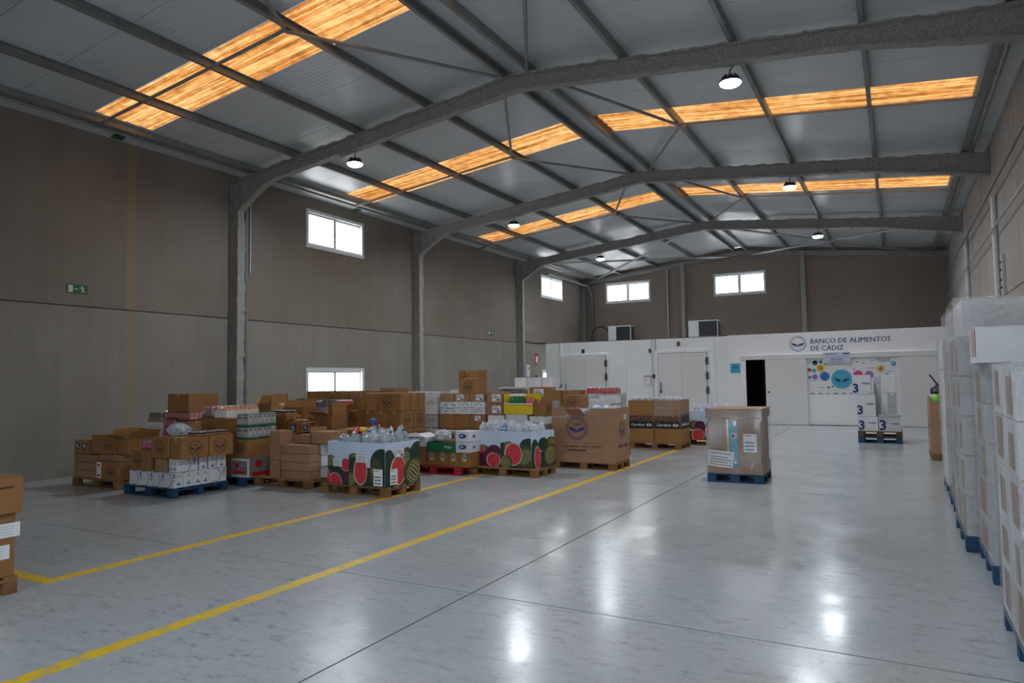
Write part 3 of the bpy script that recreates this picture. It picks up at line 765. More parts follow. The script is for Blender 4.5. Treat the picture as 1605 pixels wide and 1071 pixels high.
# high-bay lamps hung under the rafters
def lamp(x, y, label):
    e = bpy.data.objects.new('high_bay_lamp', None); C.objects.link(e); e.location = (x, y, 6.33)
    e['label'] = label; e['category'] = 'ceiling lamp'; e['group'] = 'round high-bay lamps under the rafters'
    link('lens', cm('lens', lambda: MB().lathe([(.06, -.062), (.12, -.052), (.155, -.03), (.165, -.005)], 'lamp_glow', 24), 'lens'), e)
    link('housing', cm('hous', lambda: MB().lathe([(.172, -.008), (.178, .01), (.14, .03), (.07, .045), (.065, .10), (.04, .12)], 'dark_grey', 24), 'housing'), e)
    def fins():
        b = MB()
        for i in range(12):
            a = 2*PI*i/12; c, s = math.cos(a), math.sin(a); b.faces([(.08*c-.004*s, .08*s+.004*c, .05), (.15*c, .15*s, .045), (.12*c, .12*s, .10), (.08*c, .08*s, .13)], [(0, 1, 2, 3)], 'dark_grey')
        return b
    link('cooling_fins', cm('fins', fins, 'cooling_fins'), e)
    top = rt(x)-.34-6.33
    link('hanging_cord', MB().tube((0, 0, .14), (0, 0, max(.2, top)), .012, 'cord', 6).path([(0, 0, .2), (.05, .02, .26), (.02, .05, .33), (0, 0, .36)], .008, 'cord').mesh('hanging_cord'), e)
    ld = bpy.data.lights.new('lamp_light', 'AREA'); ld.shape = 'DISK'; ld.size = .31; ld.energy = LAMP_POWER; ld.color = (.84, .92, 1.0); ld.spread = math.radians(170)
    lo = bpy.data.objects.new('lamp_light', ld); C.objects.link(lo); lo.parent = e; lo.location = (0, 0, -.07)
ords = ['behind the camera', 'above the camera', 'first', 'second', 'third']
for i, yf in enumerate(FR):
    for s, x in (('left', -9.88), ('right', -2.10)):
        where = {0: 'at the front wall', 1: 'over the near end', 2: 'on the nearest visible rafter', 3: 'on the second visible rafter', 4: 'on the farthest rafter'}[i]
        if i == 0 or (i == 1 and s == 'left'): continue
        lamp(x, yf+.12+(.12 if i > 1 else 0), 'round white high-bay lamp on the %s side %s' % (s, where))

# ---------------- cold room and office partition
YP, ZP = 25.12, 3.11
cr = struct('wall_cold_room')
xs_ = [-12.41, -11.75, -9.62, -7.95, -5.62, -5.19]
xs_ = [-12.41, -11.3, -10.15, -9.0, -7.85, -6.7, -5.62, -5.19]
for a, c in zip(xs_[:-1], xs_[1:]): link('wall_panel', MB().box(a+.003, c-.003, YP, YP+.1, 0, ZP, 'white_paint').mesh('wall_panel'), cr)
link('wall_panel', MB().box(-12.41, -12.31, YP+.1, YE-.3, 0, ZP, 'white_paint').mesh('wall_panel'), cr)
link('joint_seal', MB().box(-12.38, -5.2, YP+.05, YP+.09, .02, ZP-.02, 'steel').mesh('joint_seal'), cr)
link('roof_panel', MB().box(-12.41, -5.15, YP+.1, YE-.3, ZP-.1, ZP, 'white_paint').mesh('roof_panel'), cr)
link('cable_tray', MB().box(-12.35, -5.2, YP+.02, YP+.06, ZP, ZP+.025, 'dark_grey').mesh('cable_tray'), cr)
def cold_door(n, x0, x1, zt):
    e = bpy.data.objects.new('door_%d' % n, None); C.objects.link(e); e['kind'] = 'structure'; e.location = (0, YP, 0)
    t = .12
    link('door_frame', MB().box(x0-t, x0, -.05, 0, 0, zt+t, 'white_paint', .004).box(x1, x1+t, -.05, 0, 0, zt+t, 'white_paint', .004).box(x0, x1, -.05, 0, zt, zt+t, 'white_paint', .004).mesh('door_frame'), e)
    link('door_leaf', MB().box(x0+.01, x1-.01, -.10, -.01, .02, zt-.01, 'office_door', .008).mesh('door_leaf'), e)
    link('door_edge_shade', MB().box(x0-.012, x1+.012, -.055, -.045, 0, zt+.012, 'dark_grey').mesh('door_edge_shade'), e)  # dark outline painting the shading round the leaf edges
    link('door_leaf_joint', MB().box((x0+x1)/2-.004, (x0+x1)/2+.004, -.102, -.10, .05, zt-.05, 'steel').mesh('door_leaf_joint'), e)
    for z in (2.25, 1.72, 1.20, .55):
        link('hinge', MB().box(x1-.02, x1+.06, -.15, -.05, z-.13, z+.13, 'dark_grey', .01).box(x1-.05, x1+.02, -.14, -.10, z-.03, z+.03, 'steel').mesh('hinge'), e)
    link('door_handle', MB().tube((x0+.10, -.15, 1.1), (x0+.10, -.15, 1.5), .015, 'dark_grey').box(x0+.06, x0+.14, -.15, -.10, 1.12, 1.17, 'dark_grey').mesh('door_handle'), e)
cold_door(1, -11.57, -9.80, 2.53); cold_door(2, -7.72, -5.93, 2.56)

of = struct('wall_office')
b = MB(); b.box(-5.19, -4.58, YP-.02, YP+.12, 0, ZP+.02, 'office_white'); b.box(-4.58, XR, YP-.02, YP+.12, 2.30, ZP+.02, 'office_white'); b.box(.10, XR, YP+.02, YP+.12, 0, 2.30, 'office_white'); b.box(-3.0, .10, YP+.02, YP+.12, 0, 2.30, 'office_white')
link('wall_panel', b.mesh('wall_panel'), of)
link('door_track_cover', MB().box(-4.75, XR, YP-.12, YP-.02, 2.24, 2.40, 'office_door', .006).mesh('door_track_cover'), of)
link('jamb', MB().box(-4.66, -4.58, YP-.06, YP+.12, 0, 2.24, 'office_white', .004).mesh('jamb'), of)
link('roof_panel', MB().box(-5.15, XR, YP+.12, YE-.01, ZP-.1, ZP, 'office_white').mesh('roof_panel'), of)
link('partition', MB().box(-5.19, -5.12, YP+.12, YE-.01, 0, ZP-.1, 'dark_grey').box(-3.85, -3.8, YP+.4, YE-.01, 0, ZP-.1, 'dark_grey').mesh('partition'), of)
dl = bpy.data.objects.new('door_3', None); C.objects.link(dl); dl['kind'] = 'structure'
link('door_leaf', MB().box(-3.93, -2.60, YP-.09, YP-.04, .01, 2.25, 'office_door', .005).mesh('door_leaf'), dl)
link('keyhole', MB().tube((-3.84, YP-.095, 1.12), (-3.84, YP-.085, 1.12), .035, 'dark_grey', 12).mesh('keyhole'), dl)
d4 = bpy.data.objects.new('door_4', None); C.objects.link(d4); d4['kind'] = 'structure'
link('door_leaf', MB().box(.10, 1.55, YP-.07, YP-.01, .01, 2.25, 'office_door', .005).mesh('door_leaf'), d4)
link('skirting', MB().box(-2.60, .1, YP-.0, YP+.02, 0, .02, 'dark_grey').mesh('skirting'), of)
# lettering and emblem on the office fascia
sg = link('sign_lettering', text_mesh('BANCO DE ALIMENTOS', 1.0, 'navy', .0), None, (-2.48, YP-.023, 2.74), (PI/2, 0, 0)); k = 2.36/sg.data['w']; sg.scale = (k, k*1.0, 1)
tag(sg, 'navy capital lettering of the top line on the white fascia', 'sign', 'navy lettering on the office fascia')
sg = link('sign_lettering', text_mesh('DE CÁDIZ', 1.0, 'navy', .0), None, (-2.48, YP-.023, 2.50), (PI/2, 0, 0)); sg.scale = (k, k, 1)
tag(sg, 'navy capital lettering of the short second line on the white fascia', 'sign', 'navy lettering on the office fascia')
for o_ in [o for o in C.objects if o.name.startswith('sign_lettering')]: link('letter_strokes', o_.data, o_, (.022, .006, 0.0))
em = link('round_emblem', MB().mesh('x') if False else cm(('decal', 'emblem_blue'), d_emblem_blue, 'printed_emblem'), None, (-2.86, YP-.022, 2.745), (PI/2, 0, 0), (.56, .56, 1))
tag(em, 'round navy gull emblem beside the lettering on the white fascia', 'emblem')
# poster
def poster():
    b = MB(); x0, x1, z0, z1 = -1.3, 1.3, -.61, .61
    b.rect(x0, x1, z0, z1, 'paper'); z = .001
    D = lambda x, y, r, m, k=0: b.disc(x, y, r, r, m, z+k*.0006, 28)
    b.poly([(-1.3, .61, z), (-.82, .61, z), (-.86, .50, z), (-1.3, .42, z)], 'steel')
    D(-1.08, .45, .085, 'green'); D(-.90, .48, .055, 'teal'); D(-.76, .44, .075, 'yellow'); D(-.92, .28, .125, 'yellow', 1); D(-.92, .28, .08, 'orange', 2)
    D(-1.12, .19, .075, 'cyan'); D(-1.26, .22, .06, 'red'); D(-1.10, -.02, .09, 'purple'); D(-1.26, -.03, .055, 'teal'); D(-.80, .0, .155, 'blue', 1); D(-.80, .0, .12, 'sky_blue', 2); D(-.80, 0, .11, 'blue', 3)
    for i in range(24):
        a = 2*PI*i/24; b.disc(-.29+.30*math.cos(a), -.10+.30*math.sin(a), .03, .03, 'cyan', z+.0005, 8)
    D(-.29, -.10, .305, 'cyan', 1); b.ring(-.29, -.10, .20, .21, 'teal', z+.0014)
    for s in (-1, 1): b.poly([(-.29+s*x*.62, -.10+y*.62, z+.0018) for x, y in [(.30, .06), (.34, .0), (.29, -.07), (.17, -.13), (.06, -.09), (.03, -.04), (.09, .0), (.16, .0), (.22, .03)]], 'navy')
    b.rect(-.40, -.18, -.20, -.18, 'navy', z+.0018); b.ring(-.29, -.1, .13, .135, 'teal', z+.0018, PI, 2*PI, 16)
    D(.20, .03, .15, 'pink'); D(.52, .03, .13, 'purple'); D(.86, .22, .11, 'yellow'); D(.86, .22, .05, 'pink', 1); D(1.03, -.02, .10, 'cyan'); D(1.22, .38, .08, 'teal'); D(1.2, .40, .05, 'sky_blue', 1)
    for x, y in ((.05, .2), (.33, .40), (.15, .44), (.6, .48)): b.rect(x, x+.07, y, y+.03, 'teal', z)
    for x, y, w in ((.95, -.2, .18), (.95, -.26, .12), (-1.0, -.38, .2), (-1.25, -.15, .3), (.45, .24, .3), (1.05, .12, .2)): b.rect(x, x+w, y, y+.012, 'dark_grey', z)
    b.rect(-.72, -.66, -.40, -.34, 'navy', z); b.rect(-.60, -.54, -.37, -.32, 'navy', z)
    for i in range(11): b.rect(-1.25+.235*i, -1.12+.235*i, -.59, -.56, ('navy', 'dark_grey', 'teal')[i % 3], z)
    return b
po = link('wall_poster', poster().mesh('wall_poster'), None, (-1.27, YP+.013, 1.635), (PI/2, 0, 0))
tag(po, 'white poster with coloured discs and a large round cyan badge', 'poster')
lettering('BANCO DE', .42, 'dark_grey', po, (.93, .50, .002), (0, 0, 0)); lettering('ALIMENTOS', .38, 'dark_grey', po, (.98, .44, .002), (0, 0, 0))
sh = link('paper_notice', MB().box(-.42, .40, -.18, .17, 0, .003, 'notice').mesh('paper_notice'), None, (-1.66, YP-.13, 2.25), (PI/2, 0, 0))
tag(sh, 'pale blue paper notice overlapping the top of the poster', 'notice')
lettering('Consigue alimentos', .66, 'sky_blue', sh, (-.01, .0, .004), (0, 0, 0)); lettering('para quien', .36, 'dark_grey', sh, (-.01, -.075, .004), (0, 0, 0)); lettering('más lo necesita', .40, 'navy', sh, (-.01, -.14, .004), (0, 0, 0))
link('printed_mark', MB().rect(-.36, .0, .11, .13, 'dark_grey', .004).rect(.16, .36, .10, .14, 'navy', .004).mesh('printed_mark'), sh)
pl = link('teal_sign', MB().box(-.17, .17, 0, .012, -.17, .17, 'cyan', .002).mesh('teal_sign'), None, (-4.94, YP-.034, 1.96)); tag(pl, 'square teal sign plate left of the dark office doorway', 'sign')
link('printed_mark', MB().rect(-.1, .1, .02, .04, 'navy').rect(-.08, .08, -.06, -.05, 'navy').ring(0, .06, .05, .06, 'navy').mesh('printed_mark'), pl, (0, -.001, 0), (PI/2, 0, 0))
# evaporator units on the cold room roof
def ac(x, y, w, label, hose):
    e = bpy.data.objects.new('cooling_unit', None); C.objects.link(e); e.location = (x, y, ZP+.002); tag(e, label, 'cooling unit')
    z0 = .24; h = .74
    link('casing', MB().box(-w/2, w/2, 0, .55, z0, z0+h, 'white_metal', .01).mesh('casing'), e)
    link('grille', MB().box(-w/2+.36*w, w/2-.03, -.012, 0, z0+.05, z0+h-.05, 'black', .003).mesh('grille'), e)
    for i in range(6): link('grille_bar', MB().box(-w/2+.36*w, w/2-.03, -.018, -.012, z0+.12+.1*i, z0+.13+.1*i, 'dark_grey').mesh('grille_bar'), e)
    link('side_fins', MB().box(w/2, w/2+.008, .05, .5, z0+.06, z0+h-.06, 'dark_grey').mesh('side_fins'), e)
    for s in (-1, 1): link('foot', MB().box(s*w*.35-.04, s*w*.35+.04, .02, .53, 0, z0, 'steel').mesh('foot'), e)
    for s in (-.2, .3): link('bracket', MB().tube((s*w, .3, z0+h), (s*w, .3, z0+h+.14), .02, 'dark_grey').mesh('bracket'), e)
    if hose:
        pts = [(-w/2-.95, .3, 0)]+[(-w/2-.50-.45*math.cos(PI*t/10), .3, .55+.45*math.sin(PI*t/10)) for t in range(11)]
        link('hose', MB().path(pts, .035, 'cord', 8).mesh('hose'), e)
ac(-11.10, 30.2, 1.1, 'grey boxy cooling unit with looping black hose on the roof edge', True)
ac(-7.12, 29.6, 1.25, 'grey boxy cooling unit without hose below the right-hand end window', False)
# pipes, conduits and small fittings
def tubes(name, label, cat, pts, r, mat, n=8): return tag(link(name, MB().path(pts, r, mat, n).mesh(name)), label, cat)
tubes('downpipe', 'dark grey downpipe beside the nearest left column', 'pipe', [(XL+.12, 11.13, 0), (XL+.12, 11.13, 5.9), (XL+.22, 11.10, 6.25)], .055, 'pvc_grey', 12)
tubes('white_conduit', 'short white conduit hanging on the left wall beside the downpipe', 'conduit', [(XL+.03, 11.34, 4.35), (XL+.03, 11.34, 6.1), (XL+.2, 11.3, 6.4)], .018, 'white_metal')
tubes('pipe', 'pale pipe rising beside the left gable column', 'pipe', [(-9.2, YE-.08, 3.11), (-9.2, YE-.08, 6.75), (-8.9, YE-.08, 6.95)], .04, 'steel')
tubes('pipe', 'grey pipe coming down the far left corner', 'pipe', [(-13.0, YE-.15, ZP), (-13.0, YE-.15, 5.7), (-13.1, YE-.4, 6.2), (-13.15, 27, 6.3)], .05, 'pvc_grey')
tubes('conduit', 'white conduit left of the first cold room door', 'conduit', [(-11.75, YP-.03, 1.35), (-11.72, YP-.03, 3.11)], .035, 'white_metal')
tubes('conduit', 'white conduit between the two cold room doors', 'conduit', [(-7.95, YP-.03, .0), (-7.95, YP-.03, 1.9), (-7.97, YP-.03, 3.11)], .025, 'white_metal')
tubes('cable', 'thin grey cable beside the second cold room door', 'cable', [(-7.82, YP-.02, 1.6), (-7.82, YP-.02, 3.11)], .015, 'steel')
for x, z, lab in ((-7.92, 1.72, 'small grey switch box on the conduit between the doors'), (-8.02, 2.68, 'small dark sensor under the cold room roof edge'), (-10.75, 2.75, 'small black alarm device above the first cold room door'), (-6.95, 2.90, 'small dark red alarm box above the second cold room door'), (-11.75, 1.40, 'dark switch at the foot of the leftmost conduit')):
    o = link('wall_device', MB().box(-.06, .06, -.05, -.001, -.08, .08, 'dark_grey', .01).box(-.03, .03, -.06, -.05, -.04, .04, 'red' if 'red' in lab else 'black').mesh('wall_device'), None, (x, YP, z)); tag(o, lab, 'device')
cb = link('clipboard', MB().box(-.13, .13, -.02, -.001, -.2, .2, 'kraft', .003).mesh('clipboard'), None, (-8.15, YP, 1.55)); tag(cb, 'clipboard with white paper hanging on the cold room wall', 'clipboard')
link('paper', MB().box(-.11, .11, -.024, -.02, -.19, .15, 'paper').mesh('paper'), cb); link('clip', MB().box(-.05, .05, -.03, -.02, .15, .19, 'steel', .003).mesh('clip'), cb)
# right wall services
for y, z0, z1, lab in ((17.05, 2.9, 5.3, 'pale vertical pipe on the right wall near the second frame'), (23.2, 2.0, 5.6, 'pale vertical pipe on the right wall near the third frame')):
    tubes('pipe', lab, 'pipe', [(XR-.06, y, z0), (XR-.06, y, z1)], .05, 'white_metal')
tubes('conduit', 'grey conduit running along the upper right wall', 'conduit', [(XR-.15, -3, 5.35), (XR-.15, 31.0, 5.35)], .03, 'pvc_grey')
tubes('conduit', 'thin grey conduit running along the middle of the right wall', 'conduit', [(XR-.14, 6, 4.55), (XR-.14, 31.0, 4.55)], .02, 'steel')
for y in (16.4,):
    o = link('socket_strip', MB().box(XR-.06, XR-.001, y-.09, y+.09, 3.2, 4.0, 'grey_card', .005).mesh('socket_strip')); tag(o, 'grey fixing strip with bolts on the right wall', 'bracket')
    for z in (3.35, 3.5, 3.7, 3.85): link('bolt', MB().tube((XR-.08, y, z), (XR-.06, y, z), .025, 'black').mesh('bolt'), o)
# exit signs
def exit_sign(y, z, s, label):
    e = link('exit_sign', cm('exit', lambda: MB().box(-.19, .19, -.005, 0, -.085, .085, 'sign_green', .001), 'exit_sign'), None, (XL+.002, y, z), (0, 0, PI/2), (s, 1, s)); tag(e, label, 'exit sign')
    def pic():
        b = MB(); b.rect(-.16, -.08, -.065, .065, 'sign_glow'); b.rect(-.05, .03, -.006, .006, 'sign_glow'); b.poly([(-.06, 0, 0), (-.03, .02, 0), (-.03, -.02, 0)], 'sign_glow')
        b.disc(.085, .052, .013, .013, 'sign_glow', 0, 12); b.poly([(.07, .035, 0), (.105, .03, 0), (.115, -.01, 0), (.09, -.015, 0)], 'sign_glow')
        b.poly([(.09, -.015, 0), (.115, -.01, 0), (.095, -.065, 0), (.075, -.065, 0)], 'sign_glow'); b.poly([(.105, -.01, 0), (.115, -.01, 0), (.15, -.05, 0), (.14, -.06, 0)], 'sign_glow')
        b.poly([(.07, .035, 0), (.075, .02, 0), (.05, .01, 0), (.045, .02, 0)], 'sign_glow'); b.poly([(.105, .03, 0), (.13, .01, 0), (.14, .02, 0), (.11, .04, 0)], 'sign_glow'); return b
    link('running_figure', cm('exitpic', pic, 'running_figure'), e, (0, -.0065, 0), (PI/2, 0, 0))
exit_sign(7.35, 3.53, 1.0, 'green exit sign with running figure on the near left wall')
exit_sign(22.69, 3.48, 1.05, 'small far green exit sign on the left wall before the third column')
# extinguisher, its sign and the phone box in the far left corner
ex_ = bpy.data.objects.new('fire_extinguisher', None); C.objects.link(ex_); ex_.location = (-13.36, 26.1, 1.18); tag(ex_, 'red fire extinguisher on the left wall before the cold room', 'fire extinguisher')
link('cylinder', MB().lathe([(.08, 0), (.085, .02), (.085, .45), (.05, .54), (.03, .56)], 'red', 14).mesh('cylinder'), ex_); link('valve', MB().tube((0, 0, .55), (0, 0, .62), .02, 'black').box(-.05, .08, -.01, .01, .62, .65, 'black').mesh('valve'), ex_); link('hose', MB().path([(.05, 0, .6), (.11, 0, .5), (.11, 0, .2)], .01, 'black').mesh('hose'), ex_)
tg = link('extinguisher_sign', MB().box(0, .01, -.13, .13, -.25, .25, 'red', .002).box(.01, .012, -.07, .07, -.15, .1, 'paper').mesh('extinguisher_sign'), None, (XL+.003, 26.5, 2.55)); tag(tg, 'tall red and white sign above the extinguisher', 'sign')
ph = link('wall_box', MB().box(0, .1, -.14, .14, -.25, .25, 'white_metal', .01).mesh('wall_box'), None, (XL+.30, 24.98, 2.02)); tag(ph, 'small white box fixed beside the third left column', 'switch box')
link('dial', MB().tube((.10, 0, .1), (.11, 0, .1), .04, 'dark_grey', 10).mesh('dial'), ph)
tubes('cable', 'thin dark cable sagging from the third column to the cold room', 'cable', [(XL+.3, 24.95, 3.25), (-13.0, 25.0, 3.15), (-12.4, YP+.04, ZP+.03)], .02, 'cord', 5)

# ================================================================== THE GOODS
EM = ('f', 'emblem'); 
def em(face, u=.5, v=.5, s=.2): return (face, 'emblem', u, v, s)

# ---- pallet at the far left by the wall
N1 = 'on the wooden pallet nearest the left wall'
pallet(-12.33, -11.02, 6.68, 7.48, 'weathered wooden pallet closest to the near left wall')
grid('k', [-12.33, -11.70], [6.70, 7.08, 7.46], .144, .13, N1, 'bottom')
grid('k', [-12.33, -11.70], [6.70, 7.08, 7.46], .275, .13, N1, 'second')
grid('k', [-12.33, -11.70], [6.70, 7.08, 7.46], .406, .13, N1, 'third')
carton('f', -11.68, -11.02, 6.70, 7.08, .144, .30, N1, 'bottom', [('f', 'redlabel', .12, .5, .13), em('f', .62, .48, .22)], 'brown emblem carton with a white and red label')
carton('f', -11.68, -11.02, 7.09, 7.46, .144, .30, N1, 'bottom', [em('s', .5, .5, .2)])
for x0, x1 in ((-12.33, -12.13), (-12.125, -11.93)):
    carton('f', x0, x1, 6.70, 7.05, .538, .24, N1, 'top', [('f', 'blueprint', .5, .55, .11)], 'small brown carton with a blue print')
carton('k', -11.66, -11.32, 6.72, 7.3, .446, .10, N1, 'second', look='flat crushed kraft carton')
carton('k', -11.30, -11.03, 6.72, 7.3, .446, .11, N1, 'second', look='flat kraft carton with glossy tape')
carton('f', -11.91, -11.39, 6.76, 7.16, .548, .32, N1, 'top', [em('f', .8, .5, .2)], rz=4, look='large tilted emblem carton')
open_carton('f', -11.33, -10.93, 6.76, 7.30, .560, .25, N1, 'top', [em('f', .3, .4, .12)], (150, 60, 88, 120), 'half-open carton with spread flaps', rz=2, flap=.16)

# ---- blue pallet of white cartons
N2 = 'on the blue pallet of white cartons'
pallet(-10.62, -9.42, 6.53, 7.50, 'blue pallet under the white cartons at the near left', 'pallet_blue')
ys2 = [6.55, 6.72, 6.89, 7.03, 7.16, 7.48]
for i, (x0, x1) in enumerate(((-10.52, -9.98), (-9.97, -9.43))):
    for j in range(5):
        dc = []
        if j == 0: dc += [('f', 'ledger', .3, .5, .36), ('f', 'ledger', .8, .5, .36)]
        if i == 1: dc += [('s', 'stripe', .5, .55, .11) if j < 4 else ('s', 'ledger', .5, .5, .32)]
        if i == 1 or j == 0: carton('w', x0, x1, ys2[j], ys2[j+1], .144, .228, N2, 'bottom', dc, 'white carton with a thin blue ring' if j in (0, 4) else 'narrow white carton end with blue print')
for y0, y1, d in ((6.60, 6.96, 'ledger'), (6.99, 7.12, 'stripe'), (7.15, 7.29, 'stripe'), (7.30, 7.47, 'stripe')):
    dc = [('s', d, .5, .5, .34 if d == 'ledger' else .10)]
    if d == 'ledger': dc.append(('f', 'stripe', .3, .5, .08)); dc.append(('f', 'stripe', .75, .5, .08))
    carton('w', -9.62, -9.43, y0, y1, .373, .20, N2, 'second', dc, 'white carton with a thin blue ring' if d == 'ledger' else 'narrow white carton end with blue print')
carton('w', -10.50, -9.98, 7.0, 7.47, .373, .20, N2, 'second', hid=True); carton('w', -9.97, -9.64, 7.0, 7.47, .373, .20, N2, 'second', hid=True)
carton('f', -10.51, -10.02, 6.56, 6.92, .373, .32, N2, 'second', [em('f', .38, .5, .24)], rz=1)
carton('k', -9.91, -9.66, 6.57, 6.86, .373, .20, N2, 'second', [('f', 'flower', .3, .4, .04)], look='small dark kraft carton')
carton('f', -10.0, -9.58, 6.57, 6.97, .576, .32, N2, 'top', [em('f', .5, .5, .24)])
carton('f', -9.565, -9.30, 6.58, 7.05, .576, .32, N2, 'top', [em('s', .5, .5, .26)])
carton('f', -9.565, -9.30, 7.06, 7.50, .576, .32, N2, 'top', [em('s', .45, .5, .26)])
carton('f', -10.0, -9.58, 6.98, 7.48, .576, .32, N2, 'top', look='brown carton between jar tray and plastic bag')
bottle_pack(-9.54, -9.34, 6.85, 7.45, .90, .06, 'jar_dark', 'lid_silver', 'row of small jars with silver lids on the emblem cartons', 'jar pack', 3, 9, 'kraft', False, .4, True)
crumple('plastic_bag', 'clear_plastic', .16, .14, .11, 3, (-9.75, 6.85, .98), 'crumpled clear plastic bag beside the silver-lidded jars', 'plastic bag')
bottle_pack(-10.38, -9.98+.0, 6.62, 6.86, .695, .11, 'pink', 'purple', 'magenta plastic-wrapped pack on the lone emblem carton', 'bottle pack', 4, 2, None, True, .3, True)
bottle_pack(-10.47, -10.05, 7.02, 7.44, .575, .24, 'jar_dark', 'steel', 'dark tin pack behind the magenta pack', 'tin pack', 5, 4, None, True, .3, True)

# ---- pallet with the big brown box behind
N0 = 'on the pallet under the big brown box'
pallet(-12.20, -10.98, 7.88, 8.68, 'wooden pallet hidden behind the near left stacks')
grid('f', [-12.18, -11.58, -11.0], [7.9, 8.28, 8.66], .144, .29, N0, 'bottom', hidden='all')
grid('f', [-12.18, -11.58, -11.0], [7.9, 8.28, 8.66], .436, .29, N0, 'second', hidden='all')
carton('w', -12.18, -11.75, 7.9, 8.2, .728, .28, N0, 'third', [('f', 'scribble', .5, .5, .3)], look='white printed carton under the dark pack')
carton('k', -11.35, -10.99, 7.9, 8.25, .728, .31, N0, 'third', [('f', 'label', .75, .6, .17)], look='brown carton with grey label')
carton('f', -12.18, -11.60, 8.22, 8.66, .728, .42, N0, 'third', hid=True); carton('f', -11.58, -11.0, 8.28, 8.66, .728, .42, N0, 'third', hid=True)
bottle_pack(-12.16, -11.78, 7.92, 8.18, 1.009, .19, 'jar_dark', 'lid_silver', 'dark jar pack left of the red packs', 'jar pack', 4, 3, 'kraft', True, .35, True)
bottle_pack(-11.72, -11.38, 7.92, 8.2, .728, .17, 'pink', 'pink', 'pink wrapped pack below the red packs', 'bottle pack', 4, 3, None, True, .3, True)
bottle_pack(-11.72, -11.38, 7.92, 8.2, .91, .15, 'red', 'black', 'dark red wrapped pack in the middle of the near left stack', 'bottle pack', 4, 3, None, True, .3, True)
bottle_pack(-11.70, -11.34, 7.93, 8.2, 1.075, .12, 'red', 'red', 'bright red wrapped pack under the big brown box, left', 'bottle pack', 3, 2, None, True, .3, True)
bottle_pack(-11.32, -10.98, 7.93, 8.2, 1.045, .15, 'red', 'wine', 'red can pack under the big brown box, right', 'can pack', 4, 3, None, True, .3, True)
carton('f', -11.60, -11.0, 7.92, 8.54, 1.200, .32, N0, 'top', look='big plain brown box')
crumple('plastic_bag', 'bag_plastic', .26, .18, .15, 1, (-11.95, 7.72, .14), 'crumpled grey plastic bag hidden beside the left stacks', 'plastic bag') if False else None

# ---- blue pallet behind the white cartons
N3 = 'on the blue pallet behind the white cartons'
pallet(-10.62, -9.43, 7.80, 8.62, 'blue pallet behind the pallet of white cartons', 'pallet_blue')
carton('w', -9.75, -9.34, 7.82, 8.46, .144, .31, N3, 'bottom', [('f', 'tomato', .5, .5, .36), ('s', 'tomato', .45, .5, .52)], 'white carton printed with red tomatoes')
carton('f', -10.52, -9.77, 7.82, 8.6, .144, .31, N3, 'bottom', look='large brown carton')
carton('f', -9.75, -9.34, 7.82, 8.46, .456, .31, N3, 'second', [em('f', .5, .5, .22)])
carton('f', -10.52, -9.77, 7.82, 8.6, .456, .31, N3, 'second', look='large brown carton')
carton('f', -10.53, -10.09, 7.82, 8.2, .768, .34, N3, 'third', [em('f', .62, .5, .22)])
carton('f', -10.08, -9.66, 7.82, 8.2, .768, .34, N3, 'third')
carton('f', -10.53, -10.09, 8.21, 8.6, .768, .34, N3, 'third', hid=True); carton('f', -10.08, -9.66, 8.21, 8.6, .768, .34, N3, 'third')
def milk_pack(x0, x1, y0, y1, z, h, label):
    e = bpy.data.objects.new('carton_pack', None); C.objects.link(e); e.location = ((x0+x1)/2, (y0+y1)/2, z); tag(e, label, 'carton pack'); w, d = x1-x0, y1-y0
    ny = 6; nx = 2
    bk = cm(('brick', q(w), q(d), q(h)), lambda: MB().box(-w/nx/2+.003, w/nx/2-.003, -d/ny/2+.003, d/ny/2-.003, .03, h-.03, 'grey_card', .006).box(-w/nx/2+.004, w/nx/2-.004, -d/ny/2+.004, d/ny/2-.004, 0, .03, 'green').box(-w/nx/2+.01, w/nx/2-.01, -d/ny/2+.01, d/ny/2-.01, h-.03, h-.012, 'green').box(w/nx/2-.003, w/nx/2-.0015, -.03, .03, h*.35, h*.6, 'melon_rim').box(w/nx/2-.003, w/nx/2-.0012, -.02, .02, h*.68, h*.8, 'ink').box(-.05, .05, -d/ny/2+.001, -d/ny/2+.003, h*.6, h*.75, 'green'), 'milk_carton')
    for i in range(nx):
        for j in range(ny): link('milk_carton', bk, e, (-w/2+w*(i+.5)/nx, -d/2+d*(j+.5)/ny, 0))
    link('shrink_wrap', cm(('wrap', q(w), q(d), q(h)), lambda: MB().box(-w/2-.004, w/2+.004, -d/2-.004, d/2+.004, .001, h, 'stretch_wrap', .02), 'shrink_wrap'), e)
milk_pack(-9.64, -9.35, 7.83, 8.42, .768, .21, 'lower of the two shrink-wrapped milk packs with green bands'); milk_pack(-9.64, -9.35, 7.83, 8.42, .980, .21, 'upper of the two shrink-wrapped milk packs with green bands')
bottle_pack(-10.28, -9.98, 7.90, 8.28, 1.11, .20, 'orange_cap', 'lid_silver', 'left white tray of bottles with orange caps behind the milk packs', 'bottle tray', 4, 5, 'white_card', False, .62)
bottle_pack(-10.28, -9.98, 8.31, 8.58, 1.11, .20, 'orange_cap', 'lid_silver', 'right white tray of bottles with orange caps behind the milk packs', 'bottle tray', 4, 4, 'white_card', False, .62)
bottle_pack(-10.50, -10.31, 7.86, 8.12, 1.11, .19, 'wine', 'pink', 'pack of pink drink bottles left of the orange-capped trays', 'bottle pack', 3, 3)

